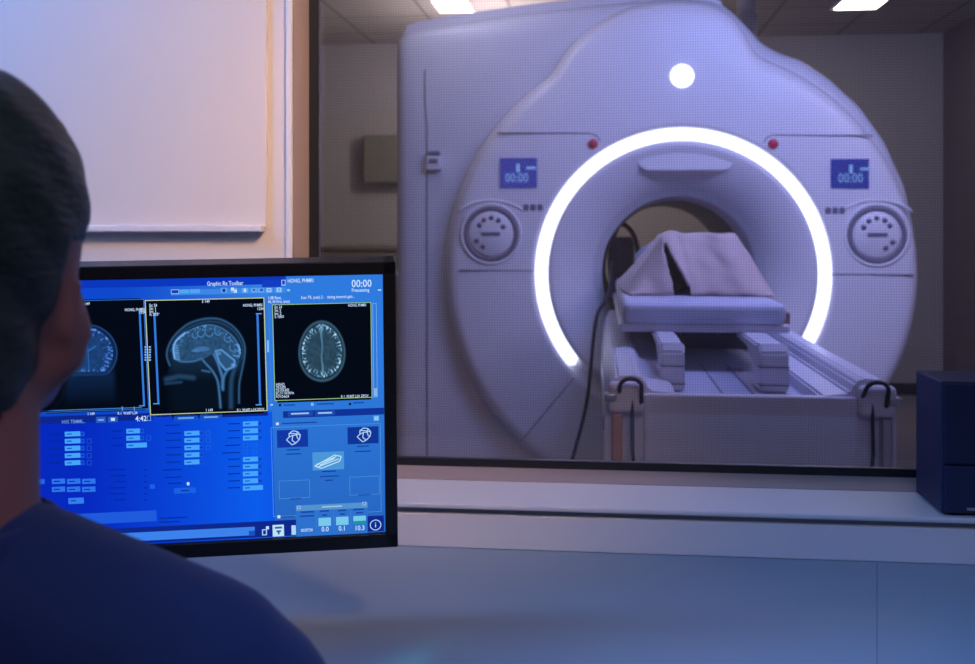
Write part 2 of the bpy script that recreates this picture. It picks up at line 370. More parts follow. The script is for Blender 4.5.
RECTS=[(-0.5062,0.3141,-0.1128,0.3241,(10,55,190),1),(-0.2439,0.3035,-0.113,0.31,(60,135,230),2),(-0.2439,0.3055,-0.2349,0.3102,(20,60,170),3),(-0.2439,0.3052,-0.2349,0.3058,(170,210,255),4),(-0.2439,0.3098,-0.2349,0.3104,(170,210,255),4),(-0.2439,0.3052,-0.2433,0.3104,(170,210,255),4),(-0.2355,0.3052,-0.2349,0.3104,(170,210,255),4),(-0.2338,0.3056,-0.2236,0.3102,(85,165,245),3),(-0.2225,0.3056,-0.2112,0.3103,(85,165,245),3),(-0.1876,0.3053,-0.1804,0.311,(95,165,240),3),(-0.1763,0.305,-0.169,0.3107,(95,165,240),3),(-0.1637,0.3047,-0.1564,0.3104,(95,165,240),3),(-0.1534,0.3045,-0.1461,0.3102,(95,165,240),3),(-0.1454,0.3043,-0.1381,0.31,(95,165,240),3),(-0.1362,0.3041,-0.1289,0.3098,(95,165,240),3),(-0.1248,0.3038,-0.1174,0.3096,(95,165,240),3),(-0.1857,0.3062,-0.1823,0.31,(30,60,120),4),(-0.176,0.3076,-0.1725,0.3112,(200,225,255),4),(-0.1726,0.305,-0.1693,0.3086,(200,225,255),4),(-0.1612,0.3056,-0.159,0.3096,(200,225,255),4),(-0.1509,0.307,-0.1486,0.3088,(20,50,140),4),(-0.1428,0.3062,-0.1395,0.3092,(40,90,180),4),(-0.1348,0.3053,-0.1303,0.3059,(200,225,255),4),(-0.1348,0.309,-0.1303,0.3095,(200,225,255),4),(-0.1348,0.3053,-0.1343,0.3095,(200,225,255),4),(-0.1308,0.3053,-0.1303,0.3095,(200,225,255),4),(-0.1234,0.3055,-0.1187,0.3061,(200,225,255),4),(-0.1234,0.3093,-0.1187,0.3099,(200,225,255),4),(-0.1234,0.3055,-0.1227,0.3099,(200,225,255),4),(-0.1193,0.3055,-0.1187,0.3099,(200,225,255),4),(-0.1404,0.3107,-0.1186,0.319,(18,62,190),2),(-0.1179,0.3125,-0.1134,0.3131,(200,225,255),4),(-0.1179,0.3185,-0.1134,0.3191,(200,225,255),4),(-0.1179,0.3125,-0.1173,0.3191,(200,225,255),4),(-0.114,0.3125,-0.1134,0.3191,(200,225,255),4),(-0.0057,0.3038,-0.0021,0.3052,(200,225,255),4),(-0.1118,0.3054,-0.1084,0.3078,(150,200,250),4),(-0.3996,0.1683,-0.2747,0.3,(3,8,22),2),(-0.5177,0.1724,-0.4009,0.3006,(3,8,22),2),(-0.273,0.1609,-0.1388,0.2981,(3,8,22),2),(-0.1294,0.173,-0.0144,0.2899,(3,8,18),2),(-0.2736,0.1605,-0.1382,0.1614,(205,215,150),5),(-0.2736,0.2977,-0.1382,0.2986,(205,215,150),5),(-0.2736,0.1605,-0.2727,0.2986,(205,215,150),5),(-0.1391,0.1605,-0.1382,0.2986,(205,215,150),5),(-0.1296,0.1725,-0.0139,0.1734,(150,190,130),5),(-0.1296,0.2892,-0.0139,0.2901,(150,190,130),5),(-0.1296,0.1725,-0.1287,0.2901,(150,190,130),5),(-0.0148,0.1725,-0.0139,0.2901,(150,190,130),5),(-0.3997,0.168,-0.2746,0.1686,(60,130,210),5),(-0.3997,0.2994,-0.2746,0.3,(60,130,210),5),(-0.3997,0.168,-0.3991,0.3,(60,130,210),5),(-0.2752,0.168,-0.2746,0.3,(60,130,210),5),(-0.1376,0.1612,-0.134,0.2988,(50,120,215),3),(-0.1367,0.2324,-0.1344,0.247,(130,190,250),4),(-0.0124,0.1727,-0.0077,0.1733,(130,180,235),4),(-0.0124,0.2881,-0.0077,0.2887,(130,180,235),4),(-0.0124,0.1727,-0.0118,0.2887,(130,180,235),4),(-0.0083,0.1727,-0.0077,0.2887,(130,180,235),4),(-0.0124,0.174,-0.0082,0.184,(130,180,235),4),(-0.281,0.1728,-0.2788,0.2845,(50,125,225),4),(-0.2808,0.2845,-0.274,0.2857,(90,160,240),4),(-0.2858,0.1717,-0.279,0.1728,(90,160,240),4),(-0.2647,0.1747,-0.2624,0.2817,(50,125,225),4),(-0.2646,0.2817,-0.2579,0.2829,(90,160,240),4),(-0.2693,0.1735,-0.2624,0.1747,(90,160,240),4),(-0.1478,0.169,-0.1454,0.2787,(50,125,225),4),(-0.1485,0.2787,-0.1416,0.2799,(90,160,240),4),(-0.1517,0.1678,-0.1447,0.1691,(90,160,240),4),(-0.3968,0.1697,-0.2826,0.1707,(60,130,220),4),(-0.3052,0.167,-0.3043,0.1719,(120,180,250),4),(-0.2916,0.1665,-0.2908,0.1714,(120,180,250),4),(-0.2762,0.2421,-0.2744,0.2439,(140,190,250),6),(-0.2714,0.242,-0.2692,0.2438,(140,190,250),6),(-0.2762,0.239,-0.2746,0.2408,(140,190,250),6),(-0.2716,0.2388,-0.2692,0.2406,(140,190,250),6),(-0.2764,0.2359,-0.2748,0.2377,(140,190,250),6),(-0.2716,0.2358,-0.2694,0.2376,(140,190,250),6),(-0.2766,0.2328,-0.2748,0.2346,(140,190,250),6),(-0.2718,0.2326,-0.2696,0.2344,(140,190,250),6),(-0.2766,0.2296,-0.275,0.2314,(140,190,250),6),(-0.272,0.2295,-0.2697,0.2313,(140,190,250),6),(-0.2768,0.2266,-0.2752,0.2284,(140,190,250),6),(-0.272,0.2264,-0.2698,0.2282,(140,190,250),6),(-0.1346,0.1672,-0.1316,0.1686,(200,225,255),4),(-0.1248,0.1656,-0.122,0.1686,(5,20,60),4),(-0.0422,0.1639,-0.0393,0.1668,(5,20,60),4),(-0.087,0.1648,-0.084,0.1686,(130,185,240),4),(-0.1188,0.1659,-0.1058,0.1676,(20,75,175),4),(-0.0799,0.1658,-0.0598,0.1675,(20,75,175),4),(-0.0371,0.1658,-0.024,0.1676,(20,75,175),4),(-0.5176,0.1545,-0.1379,0.163,(12,38,140),2),(-0.2706,0.1512,-0.249,0.1604,(10,62,215),3),(-0.2466,0.152,-0.2192,0.1594,(22,80,200),3),(-0.2168,0.1517,-0.1914,0.1591,(22,80,200),3),(-0.242,0.1543,-0.2238,0.1563,(110,165,230),4),(-0.2122,0.1544,-0.196,0.1564,(110,165,230),4),(-0.3351,0.1533,-0.3239,0.1606,(40,90,190),3),(-0.3216,0.1534,-0.3104,0.1602,(40,90,190),3),(-0.3182,0.1552,-0.3137,0.1588,(200,225,255),4),(-0.3328,0.1558,-0.3262,0.1577,(120,170,230),4),(-0.2774,0.1537,-0.2729,0.1543,(130,180,240),4),(-0.2774,0.1592,-0.2729,0.1598,(130,180,240),4),(-0.2774,0.1537,-0.2768,0.1598,(130,180,240),4),(-0.2735,0.1537,-0.2729,0.1598,(130,180,240),4),(-0.1202,0.1508,-0.0002,0.1592,(15,50,150),3),(-0.1144,0.1523,-0.0849,0.1586,(28,72,172),4),(-0.0824,0.1521,-0.0588,0.1582,(28,72,172),4),(-0.1108,0.1549,-0.0896,0.1568,(160,200,240),5),(-0.0789,0.1545,-0.0623,0.1565,(160,200,240),5),(-0.1288,0.1424,-0.1254,0.1456,(200,225,255),4),(-0.1216,0.1433,-0.0804,0.1449,(20,70,165),4),(-0.0128,0.1432,-0.0062,0.1494,(110,175,235),4),(-0.0111,0.1446,-0.0077,0.1452,(200,225,255),5),(-0.0111,0.1475,-0.0077,0.1481,(200,225,255),5),(-0.0111,0.1446,-0.0105,0.1481,(200,225,255),5),(-0.0083,0.1446,-0.0077,0.1481,(200,225,255),5),(-0.135,0.0268,-0.0046,0.0274,(85,150,225),3),(-0.135,0.1393,-0.0046,0.1399,(85,150,225),3),(-0.135,0.0268,-0.1344,0.1399,(85,150,225),3),(-0.0052,0.0268,-0.0046,0.1399,(85,150,225),3),(-0.128,0.114,-0.0914,0.1358,(15,55,165),4),(-0.0443,0.1148,-0.0071,0.1362,(15,52,150),4),(-0.0866,0.0836,-0.049,0.1064,(75,150,215),4),(-0.1273,0.0493,-0.0905,0.0499,(80,145,220),4),(-0.1273,0.0716,-0.0905,0.0722,(80,145,220),4),(-0.1273,0.0493,-0.1267,0.0722,(80,145,220),4),(-0.0911,0.0493,-0.0905,0.0722,(80,145,220),4),(-0.0429,0.0496,-0.0066,0.0502,(80,145,220),4),(-0.0429,0.0727,-0.0066,0.0733,(80,145,220),4),(-0.0429,0.0496,-0.0423,0.0733,(80,145,220),4),(-0.0072,0.0496,-0.0066,0.0733,(80,145,220),4),(-0.1166,0.11,-0.1012,0.1116,(18,65,160),4),(-0.1179,0.1047,-0.1001,0.1062,(18,65,160),4),(-0.0331,0.1109,-0.0187,0.1124,(18,65,160),4),(-0.0356,0.1045,-0.0164,0.106,(18,65,160),4),(-0.0756,0.0809,-0.0588,0.0825,(18,65,160),4),(-0.0781,0.0746,-0.0554,0.0761,(18,65,160),4),(-0.0723,0.0695,-0.0627,0.071,(18,65,160),4),(-0.1146,0.0479,-0.1014,0.0494,(18,65,160),4),(-0.0328,0.0489,-0.0171,0.0504,(18,65,160),4),(-0.13,0.0247,-0.1266,0.0285,(200,225,255),4),(-0.1246,0.0254,-0.1103,0.0267,(20,70,165),4),(-0.108,-0.002,-0.0217,0.0406,(45,112,205),5),(-0.1076,0.033,-0.0214,0.04,(85,145,205),6),(-0.0765,0.036,-0.0524,0.0376,(160,200,225),7),(-0.1064,0.0356,-0.1023,0.036,(200,225,255),7),(-0.1064,0.0391,-0.1023,0.0395,(200,225,255),7),(-0.1064,0.0356,-0.106,0.0395,(200,225,255),7),(-0.1027,0.0356,-0.1023,0.0395,(200,225,255),7),(-0.0275,0.0364,-0.0232,0.0368,(200,225,255),7),(-0.0275,0.0402,-0.0232,0.0406,(200,225,255),7),(-0.0275,0.0364,-0.0271,0.0406,(200,225,255),7),(-0.0237,0.0364,-0.0232,0.0406,(200,225,255),7),(-0.0811,0.0123,-0.066,0.0228,(120,200,235),7),(-0.0599,0.0124,-0.0448,0.023,(120,200,235),7),(-0.039,0.0126,-0.0238,0.023,(120,200,235),7),(-0.039,0.0126,-0.0238,0.0167,(25,150,150),8),(-0.1018,0.0303,-0.0862,0.0321,(18,65,160),7),(-0.1031,0.0253,-0.0863,0.027,(18,65,160),7),(-0.079,0.0306,-0.0681,0.0324,(18,65,160),7),(-0.0767,0.0254,-0.0706,0.0272,(18,65,160),7),(-0.0573,0.0302,-0.0476,0.032,(18,65,160),7),(-0.055,0.0256,-0.0489,0.0274,(18,65,160),7),(-0.0391,0.0306,-0.0258,0.0324,(18,65,160),7),(-0.0356,0.0261,-0.027,0.0279,(18,65,160),7),(-0.084,0.0094,-0.0832,0.0326,(60,125,210),7),(-0.0629,0.0083,-0.0621,0.0316,(60,125,210),7),(-0.0424,0.0072,-0.0415,0.0305,(60,125,210),7),(-0.5278,0.0014,-0.0018,0.0217,(12,38,140),2),(-0.3946,0.0046,-0.1574,0.0154,(60,130,235),3),(-0.1644,0.004,-0.1573,0.0104,(25,80,190),4),(-0.1489,0.0038,-0.143,0.005,(170,210,250),4),(-0.1489,0.0103,-0.143,0.0115,(170,210,250),4),(-0.1489,0.0038,-0.1477,0.0115,(170,210,250),4),(-0.1442,0.0038,-0.143,0.0115,(170,210,250),4),(-0.144,0.0113,-0.1405,0.0152,(200,225,255),4),(-0.1362,0.0016,-0.1227,0.0164,(190,225,245),4),(-0.1334,0.0116,-0.125,0.014,(30,90,170),5),(-0.1316,0.0072,-0.1263,0.0093,(20,70,150),5),(-0.13,0.0042,-0.128,0.0072,(20,70,150),5),(-0.1137,0.0026,-0.1084,0.0148,(170,215,245),4),(-0.3708,0.1381,-0.3534,0.144,(70,165,250),4),(-0.3685,0.1405,-0.3629,0.1418,(20,80,190),5),(-0.353,0.1378,-0.3486,0.1434,(18,85,220),4),(-0.352,0.14,-0.3498,0.1416,(5,40,150),5),(-0.3874,0.1412,-0.374,0.1424,(5,40,150),4),(-0.3712,0.1294,-0.3538,0.1353,(70,165,250),4),(-0.369,0.1318,-0.3634,0.1332,(20,80,190),5),(-0.3536,0.1291,-0.3491,0.1347,(18,85,220),4),(-0.3524,0.1313,-0.3502,0.1328,(5,40,150),5),(-0.3466,0.1287,-0.3415,0.1291,(40,110,225),4),(-0.3466,0.1341,-0.3415,0.1345,(40,110,225),4),(-0.3466,0.1287,-0.3462,0.1345,(40,110,225),4),(-0.3419,0.1287,-0.3415,0.1345,(40,110,225),4),(-0.388,0.1326,-0.3746,0.1338,(5,40,150),4),(-0.3717,0.1206,-0.3544,0.1266,(70,165,250),4),(-0.3694,0.123,-0.3638,0.1244,(20,80,190),5),(-0.354,0.1203,-0.3496,0.1259,(18,85,220),4),(-0.3528,0.1226,-0.3507,0.124,(5,40,150),5),(-0.347,0.1199,-0.3419,0.1203,(40,110,225),4),(-0.347,0.1253,-0.3419,0.1257,(40,110,225),4),(-0.347,0.1199,-0.3466,0.1257,(40,110,225),4),(-0.3423,0.1199,-0.3419,0.1257,(40,110,225),4),(-0.3884,0.1238,-0.375,0.125,(5,40,150),4),(-0.3722,0.1118,-0.3548,0.1176,(70,165,250),4),(-0.37,0.1141,-0.3644,0.1154,(20,80,190),5),(-0.3545,0.1114,-0.35,0.117,(18,85,220),4),(-0.3534,0.1136,-0.3512,0.1152,(5,40,150),5),(-0.3475,0.1109,-0.3425,0.1113,(40,110,225),4),(-0.3475,0.1164,-0.3425,0.1168,(40,110,225),4),(-0.3475,0.1109,-0.3471,0.1168,(40,110,225),4),(-0.3429,0.1109,-0.3425,0.1168,(40,110,225),4),(-0.389,0.1149,-0.3756,0.1161,(5,40,150),4),(-0.3727,0.1029,-0.3552,0.1088,(70,165,250),4),(-0.3704,0.1053,-0.3648,0.1066,(20,80,190),5),(-0.355,0.1025,-0.3506,0.1082,(18,85,220),4),(-0.3538,0.1048,-0.3516,0.1064,(5,40,150),5),(-0.3479,0.1021,-0.3428,0.1025,(40,110,225),4),(-0.3479,0.1076,-0.3428,0.108,(40,110,225),4),(-0.3479,0.1021,-0.3475,0.108,(40,110,225),4),(-0.3432,0.1021,-0.3428,0.108,(40,110,225),4),(-0.3894,0.1061,-0.376,0.1073,(5,40,150),4),(-0.3014,0.1388,-0.2861,0.1447,(70,165,250),4),(-0.2992,0.1412,-0.2934,0.1425,(20,80,190),5),(-0.2858,0.1385,-0.2813,0.1442,(18,85,220),4),(-0.2846,0.1407,-0.2824,0.1424,(5,40,150),5),(-0.3178,0.1418,-0.3054,0.1432,(5,40,150),4),(-0.3018,0.1302,-0.2864,0.1362,(70,165,250),4),(-0.2996,0.1326,-0.2938,0.1339,(20,80,190),5),(-0.2862,0.1299,-0.2817,0.1356,(18,85,220),4),(-0.285,0.1322,-0.2828,0.1338,(5,40,150),5),(-0.2791,0.1295,-0.274,0.1299,(40,110,225),4),(-0.2791,0.135,-0.274,0.1354,(40,110,225),4),(-0.2791,0.1295,-0.2787,0.1354,(40,110,225),4),(-0.2744,0.1295,-0.274,0.1354,(40,110,225),4),(-0.3182,0.1334,-0.3058,0.1346,(5,40,150),4),(-0.3022,0.1212,-0.2789,0.1271,(70,165,250),4),(-0.3,0.1237,-0.2942,0.1251,(20,80,190),5),(-0.3186,0.1245,-0.3062,0.1258,(5,40,150),4),(-0.2354,0.1334,-0.2181,0.1392,(70,165,250),4),(-0.233,0.1357,-0.2273,0.1371,(20,80,190),5),(-0.2177,0.133,-0.2132,0.1387,(18,85,220),4),(-0.2166,0.1352,-0.2144,0.1368,(5,40,150),5),(-0.2106,0.1326,-0.2054,0.133,(40,110,225),4),(-0.2106,0.1381,-0.2054,0.1385,(40,110,225),4),(-0.2106,0.1326,-0.2102,0.1385,(40,110,225),4),(-0.2058,0.1326,-0.2054,0.1385,(40,110,225),4),(-0.2566,0.1366,-0.2394,0.1378,(5,40,150),4),(-0.2357,0.1247,-0.2184,0.1306,(70,165,250),4),(-0.2334,0.1271,-0.2276,0.1284,(20,80,190),5),(-0.2181,0.1243,-0.2136,0.13,(18,85,220),4),(-0.2169,0.1266,-0.2147,0.1281,(5,40,150),5),(-0.2109,0.1239,-0.2057,0.1243,(40,110,225),4),(-0.2109,0.1295,-0.2057,0.1299,(40,110,225),4),(-0.2109,0.1239,-0.2105,0.1299,(40,110,225),4),(-0.2061,0.1239,-0.2057,0.1299,(40,110,225),4),(-0.2569,0.128,-0.2397,0.1291,(5,40,150),4),(-0.236,0.1156,-0.2187,0.1216,(70,165,250),4),(-0.2338,0.118,-0.228,0.1194,(20,80,190),5),(-0.2184,0.1153,-0.2139,0.121,(18,85,220),4),(-0.2172,0.1175,-0.215,0.1192,(5,40,150),5),(-0.2112,0.1149,-0.206,0.1153,(40,110,225),4),(-0.2112,0.1204,-0.206,0.1208,(40,110,225),4),(-0.2112,0.1149,-0.2108,0.1208,(40,110,225),4),(-0.2064,0.1149,-0.206,0.1208,(40,110,225),4),(-0.2573,0.119,-0.24,0.1202,(5,40,150),4),(-0.2364,0.1066,-0.2191,0.1126,(70,165,250),4),(-0.2341,0.109,-0.2283,0.1104,(20,80,190),5),(-0.2187,0.1062,-0.2142,0.1119,(18,85,220),4),(-0.2176,0.1084,-0.2154,0.11,(5,40,150),5),(-0.2576,0.1099,-0.2404,0.1111,(5,40,150),4),(-0.2368,0.0976,-0.2194,0.1036,(70,165,250),4),(-0.2344,0.1,-0.2286,0.1014,(20,80,190),5),(-0.219,0.0972,-0.2145,0.103,(18,85,220),4),(-0.2179,0.0995,-0.2157,0.1011,(5,40,150),5),(-0.258,0.101,-0.2408,0.1022,(5,40,150),4),(-0.1673,0.1423,-0.1498,0.1483,(70,165,250),4),(-0.165,0.1447,-0.1592,0.1461,(20,80,190),5),(-0.1494,0.142,-0.1449,0.1477,(18,85,220),4),(-0.1483,0.1442,-0.1461,0.1458,(5,40,150),5),(-0.1847,0.1455,-0.1708,0.1467,(5,40,150),4),(-0.1676,0.1336,-0.1501,0.1396,(70,165,250),4),(-0.1652,0.136,-0.1594,0.1374,(20,80,190),5),(-0.1497,0.1333,-0.1452,0.139,(18,85,220),4),(-0.1486,0.1356,-0.1463,0.1372,(5,40,150),5),(-0.185,0.1368,-0.171,0.138,(5,40,150),4),(-0.1678,0.1248,-0.1503,0.1308,(70,165,250),4),(-0.1655,0.1272,-0.1597,0.1286,(20,80,190),5),(-0.15,0.1245,-0.1454,0.1302,(18,85,220),4),(-0.1488,0.1268,-0.1466,0.1284,(5,40,150),5),(-0.1853,0.128,-0.1714,0.1292,(5,40,150),4),(-0.1686,0.0981,-0.1511,0.1041,(70,165,250),4),(-0.1663,0.1004,-0.1604,0.1018,(20,80,190),5),(-0.1507,0.0977,-0.1462,0.1034,(18,85,220),4),(-0.1496,0.1,-0.1473,0.1016,(5,40,150),5),(-0.1861,0.1013,-0.1722,0.1026,(5,40,150),4),(-0.1689,0.089,-0.1513,0.095,(70,165,250),4),(-0.1666,0.0914,-0.1607,0.0928,(20,80,190),5),(-0.151,0.0886,-0.1464,0.0944,(18,85,220),4),(-0.1498,0.0908,-0.1476,0.0925,(5,40,150),5),(-0.1864,0.0923,-0.1724,0.0935,(5,40,150),4),(-0.1692,0.0799,-0.1516,0.086,(70,165,250),4),(-0.1668,0.0824,-0.161,0.0837,(20,80,190),5),(-0.1512,0.0796,-0.1466,0.0854,(18,85,220),4),(-0.1501,0.0819,-0.1478,0.0834,(5,40,150),5),(-0.1868,0.0832,-0.1727,0.0845,(5,40,150),4),(-0.1695,0.0709,-0.1518,0.0769,(70,165,250),4),(-0.1672,0.0734,-0.1612,0.0747,(20,80,190),5),(-0.1515,0.0704,-0.1469,0.0763,(18,85,220),4),(-0.1503,0.0728,-0.1481,0.0744,(5,40,150),5),(-0.187,0.0742,-0.173,0.0754,(5,40,150),4),(-0.1698,0.062,-0.1462,0.068,(70,165,250),4),(-0.1674,0.0646,-0.1615,0.066,(20,80,190),5),(-0.1874,0.0655,-0.1733,0.0668,(5,40,150),4),(-0.1891,0.1188,-0.1716,0.1201,(5,40,150),4),(-0.1929,0.1096,-0.1719,0.1108,(5,40,150),4),(-0.2573,0.1465,-0.2402,0.1477,(5,40,150),4),(-0.2619,0.0914,-0.24,0.0927,(5,40,150),4),(-0.26,0.0821,-0.2404,0.0832,(5,40,150),4),(-0.2568,0.0744,-0.2406,0.0757,(5,40,150),4),(-0.1681,0.1164,-0.1623,0.1168,(40,110,225),4),(-0.1681,0.121,-0.1623,0.1213,(40,110,225),4),(-0.1681,0.1164,-0.1677,0.1213,(40,110,225),4),(-0.1627,0.1164,-0.1623,0.1213,(40,110,225),4),(-0.1684,0.1076,-0.1626,0.108,(40,110,225),4),(-0.1684,0.1122,-0.1626,0.1126,(40,110,225),4),(-0.1684,0.1076,-0.168,0.1126,(40,110,225),4),(-0.163,0.1076,-0.1626,0.1126,(40,110,225),4),(-0.1576,0.1159,-0.1517,0.1163,(40,110,225),4),(-0.1576,0.1205,-0.1517,0.1209,(40,110,225),4),(-0.1576,0.1159,-0.1572,0.1209,(40,110,225),4),(-0.1522,0.1159,-0.1517,0.1209,(40,110,225),4),(-0.1578,0.1071,-0.152,0.1075,(40,110,225),4),(-0.1578,0.1118,-0.152,0.1121,(40,110,225),4),(-0.1578,0.1071,-0.1574,0.1121,(40,110,225),4),(-0.1524,0.1071,-0.152,0.1121,(40,110,225),4),(-0.2349,0.0718,-0.232,0.0756,(200,225,255),4),(-0.2502,0.062,-0.2248,0.0689,(25,95,225),4),(-0.2422,0.0648,-0.2329,0.0662,(5,40,150),5),(-0.3885,0.0806,-0.3736,0.087,(45,115,235),4),(-0.3862,0.0832,-0.3796,0.0846,(5,40,150),5),(-0.389,0.0708,-0.3741,0.0772,(45,115,235),4),(-0.3868,0.0734,-0.38,0.0747,(5,40,150),5),(-0.3714,0.0798,-0.3564,0.0862,(45,115,235),4),(-0.3692,0.0824,-0.3624,0.0837,(5,40,150),5),(-0.372,0.07,-0.357,0.0764,(45,115,235),4),(-0.3698,0.0725,-0.363,0.0738,(5,40,150),5),(-0.3545,0.0791,-0.3394,0.0854,(45,115,235),4),(-0.3522,0.0816,-0.3454,0.083,(5,40,150),5),(-0.355,0.0691,-0.3399,0.0756,(45,115,235),4),(-0.3527,0.0716,-0.3459,0.073,(5,40,150),5),(-0.3713,0.055,-0.3538,0.0625,(50,125,240),4),(-0.3684,0.0584,-0.3628,0.0596,(5,40,150),5),(-0.5125,0.0812,-0.3965,0.0874,(35,100,220),3),(-0.3246,0.0943,-0.3042,0.0956,(5,40,150),4),(-0.2836,0.0928,-0.2802,0.0941,(5,40,150),4),(-0.3216,0.0868,-0.3046,0.0881,(5,40,150),4),(-0.284,0.0854,-0.2806,0.0866,(5,40,150),4),(-0.3186,0.0793,-0.3049,0.0806,(5,40,150),4),(-0.2843,0.0779,-0.2808,0.0792,(5,40,150),4),(-0.3258,0.072,-0.3052,0.0733,(5,40,150),4),(-0.2846,0.0704,-0.2812,0.0717,(5,40,150),4),(-0.3227,0.0645,-0.3056,0.0658,(5,40,150),4),(-0.285,0.063,-0.2815,0.0642,(5,40,150),4),(-0.3196,0.057,-0.306,0.0582,(5,40,150),4),(-0.2853,0.0555,-0.2818,0.0567,(5,40,150),4),(-0.2777,0.0694,-0.272,0.075,(30,95,225),4),(-0.5157,0.0286,-0.2715,0.0423,(30,90,220),3),(-0.2679,0.0312,-0.2354,0.0325,(5,40,150),4),(-0.268,0.0263,-0.2448,0.0276,(5,40,150),4)]
TEXTS=[('Graphic Rx Toolbar', -0.2031, 0.3141, 0.0063, (200, 225, 255), 4), ('HONG, PHMRI', -0.111, 0.3156, 0.0058, (200, 225, 255), 4), ('00:00', -0.0368, 0.3086, 0.0114, (200, 225, 255), 4), ('Prescanning', -0.0368, 0.3029, 0.0054, (200, 225, 255), 4), ('1:08 Rest,', -0.134, 0.2962, 0.0048, (200, 225, 255), 4), ('40, 00 First, (sets)', -0.1341, 0.2917, 0.0043, (200, 225, 255), 4), ('Scan TR, (sets) 2 -   timing transmit gain...', -0.0959, 0.2958, 0.0046, (200, 225, 255), 4), ('S 149', -0.2095, 0.294, 0.0043, (200, 225, 255), 6), ('I 149', -0.2096, 0.1624, 0.0043, (200, 225, 255), 6), ('S 149', -0.3436, 0.2944, 0.0043, (200, 225, 255), 6), ('I 149', -0.3438, 0.1633, 0.0041, (200, 225, 255), 6), ('HONG, PHMRI', -0.2963, 0.2862, 0.0043, (200, 225, 255), 6), ('1234', -0.2809, 0.2829, 0.0041, (200, 225, 255), 6), ('Ex: 24', -0.2688, 0.2908, 0.0043, (200, 225, 255), 6), ('Se: 1', -0.2689, 0.2872, 0.0043, (200, 225, 255), 6), ('Im: 1', -0.2691, 0.2837, 0.0043, (200, 225, 255), 6), ('A: 20.5', -0.2692, 0.2801, 0.0043, (200, 225, 255), 6), ('Ex: 24', -0.1267, 0.2852, 0.0042, (200, 225, 255), 6), ('Se: 2', -0.1268, 0.2814, 0.0042, (200, 225, 255), 6), ('Im: 2', -0.1269, 0.2775, 0.0042, (200, 225, 255), 6), ('S: 108.0', -0.127, 0.2737, 0.0042, (200, 225, 255), 6), ('HONG, PHMRI', -0.1629, 0.2882, 0.0043, (200, 225, 255), 6), ('1234', -0.147, 0.2838, 0.0041, (200, 225, 255), 6), ('HONG, PHMRI', -0.0412, 0.2853, 0.0041, (200, 225, 255), 6), ('HEAD', -0.1275, 0.1912, 0.0041, (200, 225, 255), 6), ('TR:2300', -0.1276, 0.1876, 0.0041, (200, 225, 255), 6), ('TE:103.4/Ef', -0.1277, 0.184, 0.0041, (200, 225, 255), 6), ('EC:1/1 50.0kHz', -0.1278, 0.1804, 0.0041, (200, 225, 255), 6), ('FOV:24x24', -0.1279, 0.1763, 0.0041, (200, 225, 255), 6), ('R 1  W:607 L:24  DFOV', -0.0513, 0.1736, 0.0041, (200, 225, 255), 6), ('R 1  W:607 L:24 DFOV', -0.1738, 0.1614, 0.0041, (200, 225, 255), 6), ('R 1  W:607 L:24', -0.3101, 0.1625, 0.0041, (200, 225, 255), 6), ('4:42', -0.2906, 0.1537, 0.008, (200, 225, 255), 4), ('HV5 TRMML..', -0.3734, 0.1539, 0.0056, (110, 150, 220), 4), ('00:07:54', -0.1024, 0.0062, 0.0051, (200, 225, 255), 8), ('0.0', -0.0777, 0.0052, 0.0078, (200, 225, 255), 8), ('0.1', -0.0571, 0.0052, 0.0078, (200, 225, 255), 8), ('10.3', -0.0377, 0.0046, 0.0078, (200, 225, 255), 8)]
MARKS=[('coil', -0.1092, 0.1259), ('coil', -0.0251, 0.1261), ('table', -0.0682, 0.0951), ('info', -0.012, 0.0101)]

ug = CM()
for r in RECTS: ug.quad(*r)
for k, u, v in MARKS:
    if k == 'coil':
        s = .0011
        for pts in ([(-7, -2), (-4, 1), (-4, 5), (0, 8), (5, 7), (8, 3), (7, -2), (3, -6), (-1, -8), (-7, -2)], [(-4, 1), (0, 3), (4, 3), (5, 7)], [(0, 3), (-1, -3), (3, -6)], [(-4, 5), (1, 5), (8, 3)], [(4, 3), (5, -1), (7, -2)]):
            ug.line([(u+x*s, v+y*s) for x, y in pts], .0011, (180, 215, 250), 6)
    elif k == 'table':
        s = .001
        for pts in ([(-16, -6), (8, 7), (16, 5), (14, -1), (-8, -9), (-16, -6)], [(-14, -4), (10, 5)], [(-12, -7), (13, 2)], [(-10, -5), (8, 3)]):
            ug.line([(u+x*s, v+y*s) for x, y in pts], .0012, (190, 230, 250), 6)
    else:
        ug.line([(u+.0065*math.cos(q*PI/12), v+.0065*math.sin(q*PI/12)) for q in range(25)], .0011, (170, 210, 250), 6)
        ug.quad(u-.0006, v-.003, u+.0006, v+.001, (170, 210, 250), 6); ug.quad(u-.0006, v+.002, u+.0006, v+.0033, (170, 210, 250), 6)
ug.build('interface_graphics', M_screen, scr)
tg = CM()
for t in TEXTS: tg.text(*t)
tg.build('interface_lettering', M_screen, scr)

